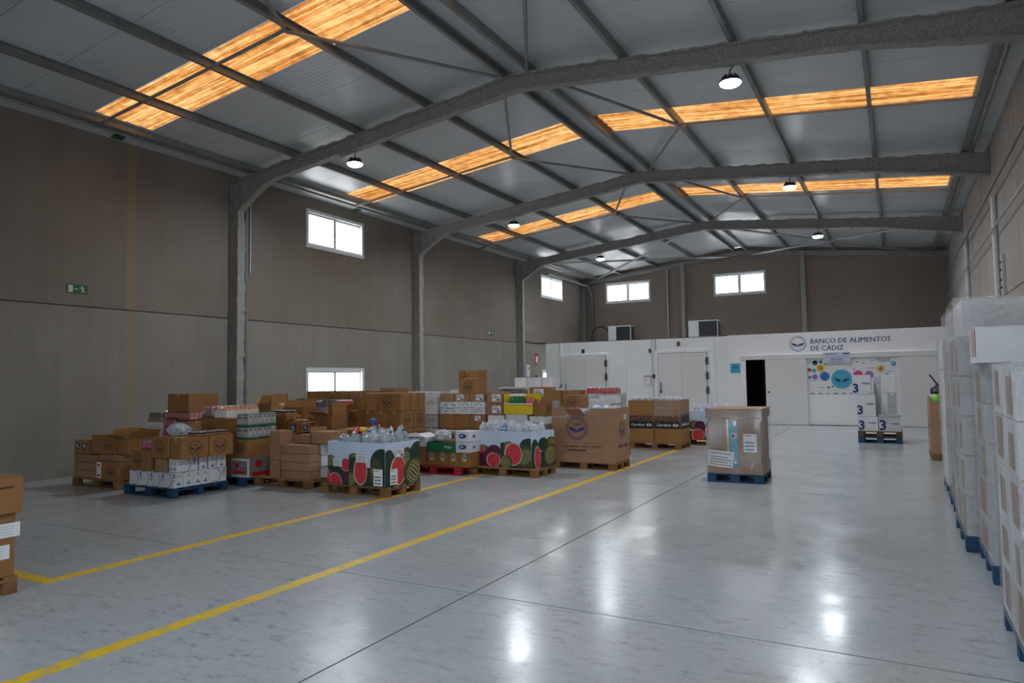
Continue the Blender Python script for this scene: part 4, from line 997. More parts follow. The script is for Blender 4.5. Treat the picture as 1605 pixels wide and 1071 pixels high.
# ---- wooden pallet of plain kraft cartons
N4 = 'on the pallet of plain kraft cartons'
pallet(-9.41, -8.15, 8.0, 8.8, 'wooden pallet sticking out left of the plain kraft cartons')
carton('k', -9.06, -8.83, 8.02, 8.30, .144, .29, N4, 'bottom', look='narrow upright kraft carton'); carton('k', -9.06, -8.81, 8.02, 8.30, .435, .47, N4, 'upper left', look='tall narrow kraft carton')
for k, w_ in enumerate(('bottom', 'second', 'third', 'top')):
    carton('k', -8.80, -8.16, 8.02, 8.26, .144+.136*k, .135, N4, w_, look='long flat kraft carton')
for k, w_ in enumerate(('bottom', 'second', 'third')):
    carton('w', -8.80, -8.17, 8.29, 8.72, .144+.18*k, .175, N4, w_, look='flat white carton behind the kraft ones')
carton('k', -9.06, -8.82, 8.33, 8.72, .144, .54, N4, 'bottom', hid=True)
open_carton('k', -8.80, -8.42, 8.29, 8.68, .688, .14, N4, 'top', (), (3, 88, 20, 85), 'open kraft carton with a raised back flap', flap=.12)
carton('k', -8.40, -7.98, 8.29, 8.70, .688, .20, N4, 'top', look='low kraft carton with a pale lid')

# ---- fruit bins with printed watermelons
def bin_mesh(poly, h, mat, t=.014, fill=.16, notch=None):
    b = MB(); n = len(poly); cx = sum(p[0] for p in poly)/n; cy = sum(p[1] for p in poly)/n
    inn = [(x+(cx-x)*t/ math.hypot(x-cx, y-cy)*1.4, y+(cy-y)*t/math.hypot(x-cx, y-cy)*1.4) for x, y in poly]
    V = [(x, y, 0) for x, y in poly]+[(x, y, h) for x, y in poly]+[(x, y, h) for x, y in inn]+[(x, y, h-fill) for x, y in inn]
    F = [tuple(range(n))[::-1]]+[(i, (i+1) % n, n+(i+1) % n, n+i) for i in range(n)]+[(n+i, n+(i+1) % n, 2*n+(i+1) % n, 2*n+i) for i in range(n)]+[(2*n+i, 2*n+(i+1) % n, 3*n+(i+1) % n, 3*n+i) for i in range(n)]
    F.append(tuple(range(3*n, 4*n))); b.faces(V, F, mat); return b
def melon_print(w, h, top, items_, dark='melon_dark'):
    """flat printed picture: w by h, fruit up to height top"""
    b = MB(); cl = (0, w, 0, h); b.rect(0, w, 0, top*.55, dark, .0005); z = .001
    for it in items_:
        k, x, y, rx, ry = it; z += .0005
        if k == 'dark': b.disc(x, y, rx, ry, 'melon_dark', z, 32, cl); b.disc(x-rx*.2, y+ry*.2, rx*.5, ry*.6, 'green' if False else 'melon_dark', z+.0001, 24, cl)
        elif k == 'plum': b.disc(x, y, rx, ry, 'plum', z, 32, cl)
        elif k == 'stripe':
            b.disc(x, y, rx, ry, 'melon_mid', z, 32, cl)
            for i in range(-3, 4):
                zz = z+.00015; pts = []
                for s in range(9):
                    a = -1.2+2.4*s/8; pts.append((x+rx*math.sin(i*.32+.09)*math.cos(a), y+ry*.96*math.sin(a)))
                for s in range(8, -1, -1):
                    a = -1.2+2.4*s/8; pts.append((x+rx*math.sin(i*.32-.05)*math.cos(a)*(1+.0), y+ry*.96*math.sin(a)))
                th = .9 if int(x*37+y*11) % 2 else -.8; c_, s_ = math.cos(th), math.sin(th); k_ = min(1, ry/rx, rx/ry)
                pts = [(x+((p[0]-x)*c_-(p[1]-y)*s_)*k_, y+((p[0]-x)*s_+(p[1]-y)*c_)*k_) for p in pts]
                pts = [(min(max(p[0], 0), w), min(max(p[1], 0), h), zz) for p in pts]; b.poly(pts, 'melon_stripe')
        else:
            b.disc(x, y, rx, ry, 'melon_rim', z, 32, cl); b.disc(x+rx*.03, y, rx*.90, ry*.93, 'melon_flesh', z+.0002, 32, cl)
            for sx, sy in ((.3, -.5), (-.2, .3)): b.disc(x+rx*sx, y+ry*sy, .008, .014, 'black', z+.0004, 8, cl)
    return b
def fruit_bin(x, y, poly, h, prints, label, fill=.16):
    e = link('fruit_bin', bin_mesh(poly, h, 'pale_blue', fill=fill).mesh('fruit_bin'), None, (x, y, .144)); tag(e, label, 'cardboard bin')
    for (i, top, its, labs) in prints:
        p0 = poly[i]; p1 = poly[(i+1) % len(poly)]; w = math.dist(p0, p1); a = math.atan2(p1[1]-p0[1], p1[0]-p0[0])
        n = Vector((math.sin(a), -math.cos(a), 0))*.003
        its2 = [(k, u*w, v, rx, ry) for k, u, v, rx, ry in its]
        o = link('printed_picture', melon_print(w, h, top, its2).mesh('printed_picture'), e, (p0[0]+n.x, p0[1]+n.y, 0), (Matrix.Rotation(a, 3, 'Z') @ Matrix.Rotation(PI/2, 3, 'X')).to_euler())
        for (kk, u, v, s) in labs:
            link(DNAME[kk], cm(('decal', kk), DEC[kk], DNAME[kk]), o, (u*w, v, .014), (0, 0, 0), (s, s, 1))
    return e
pallet(-7.80, -6.50, 7.90, 8.70, 'wooden pallet under the nearest watermelon bin')
fruit_bin(-7.1, 8.3, fill=.34, poly=[(-.62, -.33), (-.14, -.385), (.55, -.385), (.60, .38), (-.62, .38)], h=.64, prints=[
    (0, .40, [('stripe', .15, .30, .14, .13), ('plum', .75, .16, .16, .14), ('melon', .85, .30, .12, .10), ('dark', .3, .16, .2, .12), ('melon', .35, .03, .16, .14), ('melon', -.02, .08, .08, .14)], [('sheet', .5, .33, .2)]),
    (1, .50, [('stripe', .15, .36, .14, .12), ('dark', .1, .26, .16, .16), ('dark', .92, .34, .22, .22), ('stripe', .76, .2, .12, .22), ('stripe', .06, .08, .12, .16), ('melon', .33, .22, .13, .21)], [('sheet', .38, .42, .22), ('barcode', .83, .14, .17)]),
    (2, .56, [('stripe', .62, .38, .13, .17), ('dark', .95, .42, .2, .2), ('dark', .1, .32, .14, .22), ('melon', .36, .22, .17, .22), ('stripe', .82, .17, .24, .2), ('dark', .05, .05, .08, .2)], [('label', .40, .48, .17), ('barcode', .22, .14, .16)])],
    label='pale blue watermelon bin nearest the camera, full of water jugs')
pallet(-6.78, -5.42, 10.55, 11.30, 'wooden pallet under the second watermelon bin')
fruit_bin(-6.1, 10.93, [(-.64, -.24), (-.06, -.33), (.55, -.33), (.68, .33), (-.64, .33)], .63, [
    (0, .36, [('stripe', .3, .28, .16, .10), ('plum', .35, .13, .2, .15), ('plum', .75, .27, .16, .12), ('melon', .25, .30, .08, .06), ('melon', .72, .12, .16, .13)], []),
    (1, .46, [('dark', .1, .28, .14, .16), ('stripe', .28, .36, .12, .10), ('dark', .92, .36, .18, .16), ('stripe', .8, .2, .16, .2), ('melon', .42, .24, .18, .20), ('stripe', .15, .1, .14, .12)], []),
    (2, .50, [('dark', .5, .4, .14, .12), ('stripe', .85, .40, .16, .12), ('dark', .15, .34, .1, .16), ('stripe', .8, .2, .18, .2), ('melon', .25, .18, .09, .20)], [])],
    'pale blue watermelon bin full of plastic bags, second from the camera')
pallet(-4.70, -3.45, 17.15, 17.95, 'dark pallet behind the shrink-wrapped load')
fruit_bin(-4.05, 17.55, [(-.55, -.3), (-.1, -.38), (.55, -.38), (.58, .38), (-.55, .38)], .70, [
    (0, .36, [('stripe', .4, .34, .15, .12), ('plum', .75, .3, .16, .15), ('melon', .6, .1, .17, .16)], []), (1, .4, [('dark', .3, .3, .2, .2), ('melon', .3, .18, .2, .2), ('stripe', .8, .2, .2, .2)], [])],
    'distant watermelon bin partly behind the shrink-wrapped load')
# water jugs in the nearest bin
ORD = ['leftmost', 'second from left', 'third from left', 'fourth from left', 'fifth from left', 'sixth from left', 'seventh from left', 'rightmost']
rnd = random.Random(4); k = 0
for j in range(4):
    for i in range(6):
        x = -7.58+.180*i+rnd.uniform(-.008, .008)+(.03 if i == 0 else 0); y = 8.07+.165*j+(.05 if i < 2 and j == 0 else 0); k += 1
        z = .52+.075*(i >= 2)+.04*rnd.random() + (.04 if j == 2 else 0)
        jug((x, y, z), (rnd.uniform(-.14, .14), rnd.uniform(-.14, .14), rnd.uniform(0, 6)), .98, ['blue', 'paper', 'sky_blue', 'paper'][k % 4],
            'water jug, %s cap, %s, %s row of the nearest bin' % (['blue', 'white', 'pale blue', 'white'][k % 4], ORD[i], ('front', 'second', 'third', 'back')[j]), 'water jugs in the nearest watermelon bin', 'clear_plastic' if (i, j) not in ((0, 0),) else 'blue_plastic')
crumple('toy_ball', 'red', .075, .075, .06, 2, (-7.28, 8.16, .93), 'red, yellow and blue wrapped packet among the water jugs', 'packet')
crumple('plastic_bag', 'yellow', .06, .06, .04, 4, (-7.16, 8.14, .955), 'small yellow wrapper on the red packet in the nearest bin', 'wrapper')
crumple('plastic_bag', 'blue', .06, .05, .05, 1, (-7.20, 8.42, 1.07), 'bright blue plastic scrap on top of the water jugs', 'wrapper')
# bags in the second bin
rnd = random.Random(9)
for k in range(16):
    x = -6.62+.150*(k % 8); y = 10.80+.25*(k//8)+rnd.uniform(-.02, .02)
    crumple('plastic_bag', 'blue_plastic' if k in (3, 12) else 'bag_plastic', .068, .105, .13, k, (x, y, .78+rnd.uniform(-.01, .05)), 'crumpled %s bag, %s, %s row of the second watermelon bin' % ('blue' if k in (3, 12) else 'clear', ORD[k % 8], ('front', 'back')[k//8]), 'plastic bag', 'bags heaped in the second bin')
rnd = random.Random(5)
for k in range(4): crumple('plastic_bag', 'bag_plastic', .09, .12, .13, k+2, (-4.4+.24*k, 17.5, .88), ('leftmost ', 'second ', 'third ', 'rightmost ')[k]+'crumpled clear bag on the distant watermelon bin', 'plastic bag', 'bags on the distant bin')

# ---- red pallet
N6 = 'on the red pallet'
pallet(-8.02, -6.80, 10.28, 11.05, 'bright red plastic pallet between the two watermelon bins', 'pallet_red')
for i in range(4): carton('f', -7.55+.235*i, -7.32+.235*i, 10.30, 10.65, .144, .255, N6, 'bottom', [('f', 'shield', .5, .55, .11)], 'small brown carton with a blue shield print')
carton('f', -7.93, -7.57, 10.30, 10.7, .144, .34, N6, 'bottom', look='plain brown carton')
open_carton('w', -7.93, -7.57, 10.3, 10.7, .486, .16, N6, 'top', (), (170, 170, 160, 20), 'open white carton with a pale lid', flap=.2)
gb = link('green_crate', MB().box(-.31, .31, -.19, -.18, 0, .17, 'green').box(-.31, .31, .18, .19, 0, .17, 'green').box(-.31, -.30, -.18, .18, 0, .17, 'green').box(.30, .31, -.18, .18, 0, .17, 'green').box(-.30, .30, -.18, .18, 0, .01, 'green').mesh('green_crate'), None, (-7.235, 10.50, .402)); tag(gb, 'dark green open carton on the red pallet', 'carton')
lettering('frutas', .16, 'paper', gb, (.15, -.192, .07), (PI/2, 0, 0))
crumple('plastic_bag', 'bag_plastic', .22, .13, .12, 2, (-7.32, 10.50, .67), 'big crumpled white bag lying in the green carton', 'plastic bag')
carton('k', -7.22, -6.96, 10.34, 10.5, .575-.16, .20, N6, 'top', look='brown carton sunk in the green one', taped=False)
for z, w_ in ((.402, 'second'), (.593, 'top')): carton('w', -6.915, -6.62, 10.30, 10.68, z, .19, N6, w_, [('f', 'oval', .5, .55, .16), ('s', 'oval', .4, .5, .1)], 'white carton with a blue oval print')
for i in range(3): carton('g', -7.75+.3*i, -7.46+.3*i, 10.75, 11.0, .144, .60, N6, 'back', [('f', 'flower', .55, .85, .10)], 'grey carton with a red flower print')

# ---- tall stack of emblem cartons behind the nearest bin
N5 = 'in the tall emblem stack behind the nearest bin'
pallet(-9.35, -8.07, 10.18, 10.98, 'pallet under the tall stack of emblem cartons')
xs5 = [-9.35, -9.02, -8.70, -8.38, -8.06]
for k in range(4):
    z = .144+.33*k; lay = ('bottom', 'second', 'third', 'top')[k]
    if k == 3:
        for x0, x1, dc in ((-9.12, -8.92, []), (-8.91, -8.63, []), (-8.62, -8.06, [em('f', .42, .5, .26)])): carton('f', x0, x1, 10.2, 10.5, z, .33, N5, lay, dc)
        carton('f', -8.62, -8.06, 10.51, 10.74, z, .33, N5, lay); carton('f', -8.62, -8.06, 10.75, 10.97, z, .33, N5, lay); carton('f', -9.2, -8.63, 10.51, 10.97, z, .33, N5, lay, hid=True)
    else:
        for i in range(4):
            dc = [em('f', .4, .5, .2)] if (i == 0 and k == 2) else []
            if i == 3: dc.append(em('s', .5, .5, .22))
            carton('f', xs5[i], xs5[i+1]-.004, 10.2, 10.6, z, .33, N5, lay, dc, hid=(k == 0))
        carton('f', -8.38, -8.064, 10.61, 10.98, z, .33, N5, lay, [em('s', .5, .5, .22)], hid=(k == 0)); carton('f', -9.35, -8.39, 10.61, 10.98, z, .33, N5, lay, hid=True)

# ---- row behind the kraft cartons
N7 = 'on the pallet behind the kraft cartons'
pallet(-10.45, -9.22, 9.08, 9.88, 'pallet behind the milk packs'); pallet(-9.20, -8.0, 9.08, 9.88, 'pallet behind the plain kraft cartons')
for k in range(2):
    grid('f', [-10.43, -9.84, -9.24], [9.1, 9.48, 9.86], .144+.31*k, .305, N7, ('bottom', 'second')[k], hidden='all')
    grid('f', [-9.18, -8.6, -8.02], [9.1, 9.48, 9.86], .144+.31*k, .305, N7, ('bottom', 'second')[k], hidden='all')
carton('f', -10.43, -9.84, 9.10, 9.5, .764, .32, N7, 'top', [em('f', .7, .55, .2)])
open_carton('f', -9.82, -9.52, 9.10, 9.5, .764, .22, N7, 'top', [('f', 'blueprint', .5, .45, .13)], (12, 20, 20, 15), 'open brown carton with blue print and pale flaps', flap=.12)
carton('f', -9.51, -9.26, 9.10, 9.5, .764, .20, N7, 'top', [('f', 'blueprint', .6, .55, .10)], 'brown carton with a small blue print')
open_carton('f', -9.16, -8.72, 9.10, 9.48, .764, .33, N7, 'top', [em('f', .55, .5, .22)], (158, 80, 165, 90), 'emblem carton with a lifted front flap', flap=.22)
open_carton('f', -10.40, -9.85, 9.52, 9.86, .764, .45, N7, 'top', (), (60, 95, 150, 85), 'open carton with high side flaps behind the emblem carton', flap=.16)
carton('f', -8.70, -8.04, 9.10, 9.8, .764, .10, N7, 'top', look='flat brown carton')
bottle_pack(-10.32, -9.92, 9.15, 9.45, 1.085, .09, 'jar_dark', 'lid_silver', 'tray of small jars with shiny lids behind the milk packs', 'jar tray', 6, 4, 'kraft', False, .5, True)

N8 = 'on the wrapped pallet below the left window'
pallet(-10.72, -9.42, 10.18, 10.98, 'pallet left of the tall emblem stack')
for k in range(3):
    grid('g', [-10.68, -10.36, -10.04, -9.72, -9.42], [10.2, 10.58, 10.96], .144+.31*k, .305, N8, ('bottom', 'second', 'third')[k], [('f', 'scribble', .5, .6, .25)], hidden='inner' if k == 2 else 'all')
bottle_pack(-10.68, -10.10, 10.2, 10.55, 1.076, .24, 'jar_dark', 'lid_silver', 'wide tray of dark jars with silver lids below the window', 'jar tray', 7, 4, 'grey_card', True, .45, True)
bottle_pack(-10.08, -9.78, 10.22, 10.55, 1.18-.104, .26, 'jar_dark', 'black', 'narrow wrapped tray of dark jars right of the wide one', 'jar tray', 4, 4, 'grey_card', True, .45, True)
carton('k', -9.76, -9.46, 10.2, 10.5, 1.076, .12, N8, 'top', [('f', 'label', .45, .5, .16)], 'low kraft carton with pale label')
bottle_pack(-9.70, -9.46, 10.22, 10.48, 1.198, .13, 'red', 'paper', 'small red and white drink pack against the emblem stack', 'drink pack', 3, 3, None, True, .3, True)
N9 = 'in the long row under the left window'
pallet(-11.55, -10.30, 11.18, 11.98, 'far pallet under the left window'); pallet(-10.25, -9.0, 11.18, 11.98, 'pallet behind the tall emblem stack')
for k in range(4):
    for x0 in (-11.52, -10.92): carton('f', x0, x0+.59, 11.2, 11.9, .144+.27*k, .268, N9, '', hid=True)
    for x0 in (-10.22, -9.62): carton('f', x0, x0+.59, 11.2, 11.9, .144+.30*k, .298, N9, '', hid=True)
for i, (x0, x1) in enumerate(((-11.50, -11.18), (-11.17, -10.93), (-10.92, -10.55), (-10.54, -10.31))): carton('f', x0, x1, 11.2, 11.6, 1.226, .27, N9, 'top', [em('f', .5, .3, .2)] if i == 2 else [])
for i, (x0, x1, h) in enumerate(((-10.22, -9.85, .15), (-9.84, -9.4, .16), (-9.39, -9.04, .21))): carton('k', x0, x1, 11.2, 11.7, 1.346, h, N9, 'top', look='low kraft carton')
carton('k', -9.80, -9.10, 11.2, 11.8, 1.56, .05, N9, 'uppermost', look='flattened kraft carton') if False else None
open_carton('f', -12.0, -11.60, 10.3, 10.75, 0.0, 1.25, N9, 'tall', (), (60, 95, 150, 85), 'tall open brown box standing on the floor by the window', flap=.2)

# ---- middle row behind: white cartons, ledger cartons, yellow crate
NA = 'in the white-wrapped stack in the middle'
pallet(-9.72, -8.52, 12.0, 12.8, 'pallet under the grey and white wrapped cartons')
for k in range(3):
    grid('g', [-9.68, -9.28, -8.88, -8.52], [12.02, 12.4, 12.78], .144+.275*k, .27, NA, ('bottom', 'second', 'third')[k], [('f', 'scribble', .5, .5, .25)], [('s', 'scribble', .5, .5, .25)], hidden=[(0, 0), (1, 0), (0, 1), (1, 1), (2, 1)] if k == 2 else [(0, 0), (1, 0), (0, 1), (1, 1), (2, 1)])
carton('w', -9.68, -9.30, 12.02, 12.4, .969, .27, NA, 'fourth', hid=True); carton('w', -9.29, -8.86, 12.02, 12.4, .969, .27, NA, 'fourth', [('f', 'scribble', .6, .5, .25)]); carton('w', -9.68, -8.86, 12.42, 12.78, .969, .27, NA, 'fourth', hid=True)
carton('w', -8.85, -8.53, 12.02, 12.4, .969, .48, NA, 'top', [('f', 'scribble', .5, .5, .24), ('s', 'scribble', .5, .5, .24)])
carton('w', -9.68, -9.24, 12.02, 12.4, 1.241, .21, NA, 'top'); carton('w', -9.23, -8.86, 12.02, 12.4, 1.241, .21, NA, 'top')
carton('g', -8.85, -8.53, 12.42, 12.78, .969, .46, NA, 'top')
NB = 'in the stack under the open carton'
pallet(-8.50, -7.32, 12.0, 12.8, 'pallet under the open carton stack')
for k in range(2): grid('f', [-8.47, -8.09, -7.71, -7.33], [12.02, 12.4, 12.78], .144+.27*k, .265, NB, ('bottom', 'second')[k], hidden='all')
for i in range(3): carton('f', -8.47+.38*i, -8.09+.38*i, 12.02, 12.38, .684, .30, NB, 'third', [('f', 'label', .5, .75, .14)] if i == 2 else [])
carton('f', -8.47, -7.34, 12.42, 12.78, .684, .56, NB, 'third', hid=True)
for r in range(2):
    for i, (x0, x1) in enumerate(((-8.45, -7.97), (-7.965, -7.66), (-7.655, -7.34))) if True else ():
        carton('w', x0, x1, 12.02, 12.4, .986+.132*r, .13, NB, ('fourth', 'fifth')[r], [('f', 'scribble', .5, .45, min(.4, (x1-x0)*.8))], 'flat white carton with printed scrolls')
for i, (x0, x1) in enumerate(((-8.45, -8.10), (-8.09, -7.72), (-7.71, -7.34))): carton('k', x0, x1, 12.02, 12.4, 1.252, .16, NB, 'upper', [('f', 'label', .4 if i == 1 else .65, .5, .17)] if i else [])
open_carton('f', -8.0, -7.52, 12.05, 12.42, 1.414, .30, NB, 'top', [em('f', .45, .5, .24)], (5, 100, 92, 88), 'tall emblem carton with upright flaps', rz=6, flap=.18)
carton('w', -8.47, -8.05, 12.42, 12.76, 1.246, .24, NB, 'back upper', [('f', 'redlabel', .5, .7, .05)], 'white carton with thin red trim'); 
carton('k', -8.47, -7.95, 12.80, 13.1, 0, 1.56, NB, 'tall back', look='tall reddish brown box', hid=False)
NC = 'beside the yellow crate'
pallet(-7.30, -5.98, 12.0, 12.8, 'pallet under the yellow crate')
for k in range(2): grid('g', [-7.28, -6.85, -6.42, -6.0], [12.02, 12.4, 12.78], .144+.27*k, .265, NC, ('bottom', 'second')[k], hidden='all')
carton('w', -7.28, -6.90, 12.02, 12.4, .684, .29, NC, 'third', [('f', 'scribble', .5, .4, .3)]); carton('w', -6.86, -6.38, 12.02, 12.4, .684, .31, NC, 'third', [('f', 'label', .8, .25, .14)], 'white carton with dark label'); carton('w', -6.32, -6.0, 12.02, 12.4, .684, .28, NC, 'third', [('f', 'blueprint', .4, .35, .12)], 'white carton with a blue print')
carton('g', -7.28, -6.0, 12.42, 12.78, .684, .56, NC, 'third', hid=True)
for r in range(2): carton('k', -7.30, -6.93, 12.02, 12.4, .976+.235*r, .232, NC, ('fourth', 'upper')[r], [('f', 'label', .62, .5, .2)])
yc = link('yellow_crate', None, None, (-6.58, 12.22, .996)) if False else bpy.data.objects.new('yellow_crate', None)
C.objects.link(yc); yc.location = (-6.575, 12.22, .997); tag(yc, 'yellow cardboard crate holding green bottles', 'crate')
link('crate_body', MB().box(-.33, .33, -.19, -.18, 0, .20, 'yellow').box(-.33, .33, .18, .19, 0, .40, 'yellow').box(-.33, -.32, -.18, .18, 0, .40, 'yellow').box(.32, .33, -.18, .18, 0, .28, 'yellow').box(-.32, .32, -.18, .18, 0, .01, 'yellow').mesh('crate_body'), yc)
link('rim', MB().box(-.335, .335, -.195, -.175, .20, .215, 'paper').mesh('rim'), yc)
bottle_pack(-6.84, -6.52, 12.08, 12.36, 1.01, .38, 'bottle_green', 'paper', 'pack of green glass bottles standing in the yellow crate', 'bottle pack', 4, 3, None, False)
bottle_pack(-6.46, -6.32, 12.1, 12.3, 1.01, .32, 'pink', 'red', 'two pink bottles right of the green ones in the yellow crate', 'bottle pack', 2, 2, None, False)
carton('f', -6.22, -5.99, 12.02, 12.4, .964, .33, NC, 'upper', [em('s', .5, .5, .2)]); carton('f', -5.97, -5.56, 12.80, 13.2, 0, 1.36, NC, 'tall right', [em('f', .5, .9, .22)], 'tall brown box behind the big emblem bin')
carton('f', -6.55, -6.10, 12.45, 12.78, 1.246, .28, NC, 'upper back', [('f', 'label', .5, .6, .22)], 'brown carton with pale label behind the crate')
bottle_pack(-7.28, -6.72, 12.46, 12.78, 1.246, .28, 'jar_dark', 'melon_rim', 'wrapped pack of dark bottles with pale caps behind the yellow crate', 'bottle pack', 8, 4)
carton('f', -7.3, -6.7, 12.8, 13.2, 0, 1.2, NC, '', hid=True)
NDk = 'in the far rows behind the emblem bin'
pallet(-6.96, -6.18, 14.0, 14.8, 'far pallet behind the yellow crate'); pallet(-6.14, -5.24, 14.0, 14.8, 'far pallet behind the big emblem bin')
for k in range(3):
    carton('f', -6.93, -6.2, 14.02, 14.7, .144+.33*k, .327, NDk, '', hid=True)
    for x0 in (-6.12, -5.69): carton('g', x0, x0+.42, 14.02, 14.7, .144+.33*k, .327, NDk, '', hid=True)
carton('f', -6.92, -6.56, 14.02, 14.5, 1.134, .30, NDk, 'top'); carton('f', -6.55, -6.17, 14.02, 14.5, 1.134, .30, NDk, 'top', [('s', 'emblem', .5, .5, .2)])
carton('g', -6.14, -5.94, 14.02, 14.4, 1.134, .19, NDk, 'upper', look='small grey carton'); carton('g', -5.93, -5.74, 14.02, 14.4, 1.134, .19, NDk, 'upper', look='small grey carton'); carton('w', -5.66, -5.26, 14.02, 14.3, 1.134, .18, NDk, 'upper')
carton('g', -6.14, -5.7, 14.42, 14.7, 1.134, .22, NDk, '', hid=True); carton('g', -5.68, -5.27, 14.42, 14.7, 1.134, .22, NDk, '', hid=True)
bottle_pack(-6.12, -5.40, 14.43, 14.68, 1.356, .13, 'red', 'paper', 'long red tray of drink cans behind the emblem bin', 'drink pack', 10, 3, 'red', True, .5, True)
pallet(-9.0, -7.7, 16.0, 16.8, 'far pallet of white cartons near the cold room'); 
NE = 'in the far white stack near the cold room'
for k in range(4):
    for i in range(3): carton('w', -8.98+.40*i, -8.59+.40*i, 16.02, 16.5, .144+.33*k, .325, NE, ('bottom', 'second', 'third', 'fourth')[k], hid=k < 3)
for i, (x0, x1) in enumerate(((-8.85, -8.50), (-8.49, -8.05), (-8.04, -7.75))): carton('w', x0, x1, 16.02, 16.5, 1.464, .27, NE, 'top')

# ---- big food-bank bin
pallet(-5.76, -4.50, 11.88, 12.66, 'wooden pallet under the big brown emblem bin')
def big_bin():
    b = MB(); w, d, h, t = 1.26, .76, .99, .014; m = 'kraft'
    b.box(-w/2, w/2, d/2-t, d/2, 0, h, m); b.box(-w/2, -w/2+t, -d/2+t, d/2-t, 0, h, m); b.box(w/2-t, w/2, -d/2+t, d/2-t, 0, h, m)
    P = [(-w/2, 0), (w/2, 0), (w/2, h), (.18, h), (.06, h-.14), (-.25, h-.14), (-.25, h-.01), (-w/2, h)]
    V = [(x, -d/2, z) for x, z in P]+[(x, -d/2+t, z) for x, z in P]; n = len(P)
    b.faces(V, [tuple(range(n)), tuple(range(n, 2*n))[::-1]]+[(i, n+i, n+(i+1) % n, (i+1) % n) for i in range(n)], m)
    b.box(-w/2+t, w/2-t, -d/2+t, d/2-t, h-.26, h-.25, 'inner_card'); b.box(-w/2+t, w/2-t, -d/2+t, d/2-t, 0, .01, m); return b
bb = link('big_carton_bin', big_bin().mesh('big_carton_bin'), None, (-5.14, 12.28, .144)); tag(bb, 'big brown open bin printed with a round blue emblem', 'cardboard bin')
link('folded_flap', MB().box(-.25, .06, -.30, .0, 0, .006, 'kraft').mesh('folded_flap'), bb, (0, -.375, .852), (math.radians(-28), 0, 0))
link('printed_emblem', cm(('decal', 'emblem_blue'), d_emblem_blue, 'printed_emblem'), bb, (-.12, -.383, .615), (PI/2, 0, 0), (.46, .46, 1))
lettering('FESBAL', .21, 'navy', bb, (-.12, -.385, .665), (PI/2, 0, 0), .006)
link('printed_frame', MB().ring(0, 0, 0, 0, 'ink').rect(-.40, .40, -.10, -.096, 'ink').rect(-.40, .40, .096, .10, 'ink').rect(-.40, -.396, -.1, .1, 'ink').rect(.396, .40, -.1, .1, 'ink').rect(-.30, .08, -.055, -.03, 'ink').mesh('printed_frame'), bb, (-.02, -.383, .25), (PI/2, 0, 0))
lettering('LEGUMBRES · ACEITE · LECHE', .74, 'ink', bb, (-.02, -.385, .26), (PI/2, 0, 0), .006)
decal(bb, (1.26, .76, .99), 's', 'emblem', .5, .58, .32); decal(bb, (1.26, .76, .99), 's', 'label', .75, .82, .14)
lettering('ACEITE · LECHE', .5, 'ink', bb, (.633, .05, .26), (PI/2, 0, PI/2), .02, 'c')
link('clear_tape', MB().box(-.63, -.25, -.384, -.381, .80, .85, 'stretch_wrap').mesh('clear_tape'), bb); link('clear_tape', MB().box(.22, .30, -.384, -.381, .66, .86, 'load_wrap').mesh('clear_tape'), bb)
rnd = random.Random(3)
cols = ['blue_plastic', 'bag_plastic', 'bag_plastic', 'clear_plastic', 'sky_blue', 'bag_plastic', 'blue_plastic', 'pink', 'bag_plastic', 'paper', 'paper', 'bag_plastic']
for k in range(12):
    nm = {'blue_plastic': 'blue plastic', 'bag_plastic': 'pale plastic', 'clear_plastic': 'clear plastic', 'sky_blue': 'light blue', 'pink': 'pink', 'paper': 'white'}[cols[k]]
    crumple('plastic_bag', cols[k], .085, .11, .10, k, (-5.62+.19*(k % 6), 12.12+.28*(k//6), 1.02+(.05 if k % 6 > 2 else 0)), 'crumpled %s packet, %s, %s row of the big emblem bin' % (nm, (ORD[:5]+['rightmost'])[k % 6], ('front', 'back')[k//6]), 'packet', 'packets in the big emblem bin')
o = open_carton('w', -5.35, -5.0, 12.66+.08, 13.0, 0, 1.22, NDk, 'standing', (), (90, 90, 90, 90), 'tall white open box behind the big emblem bin', flap=.06)

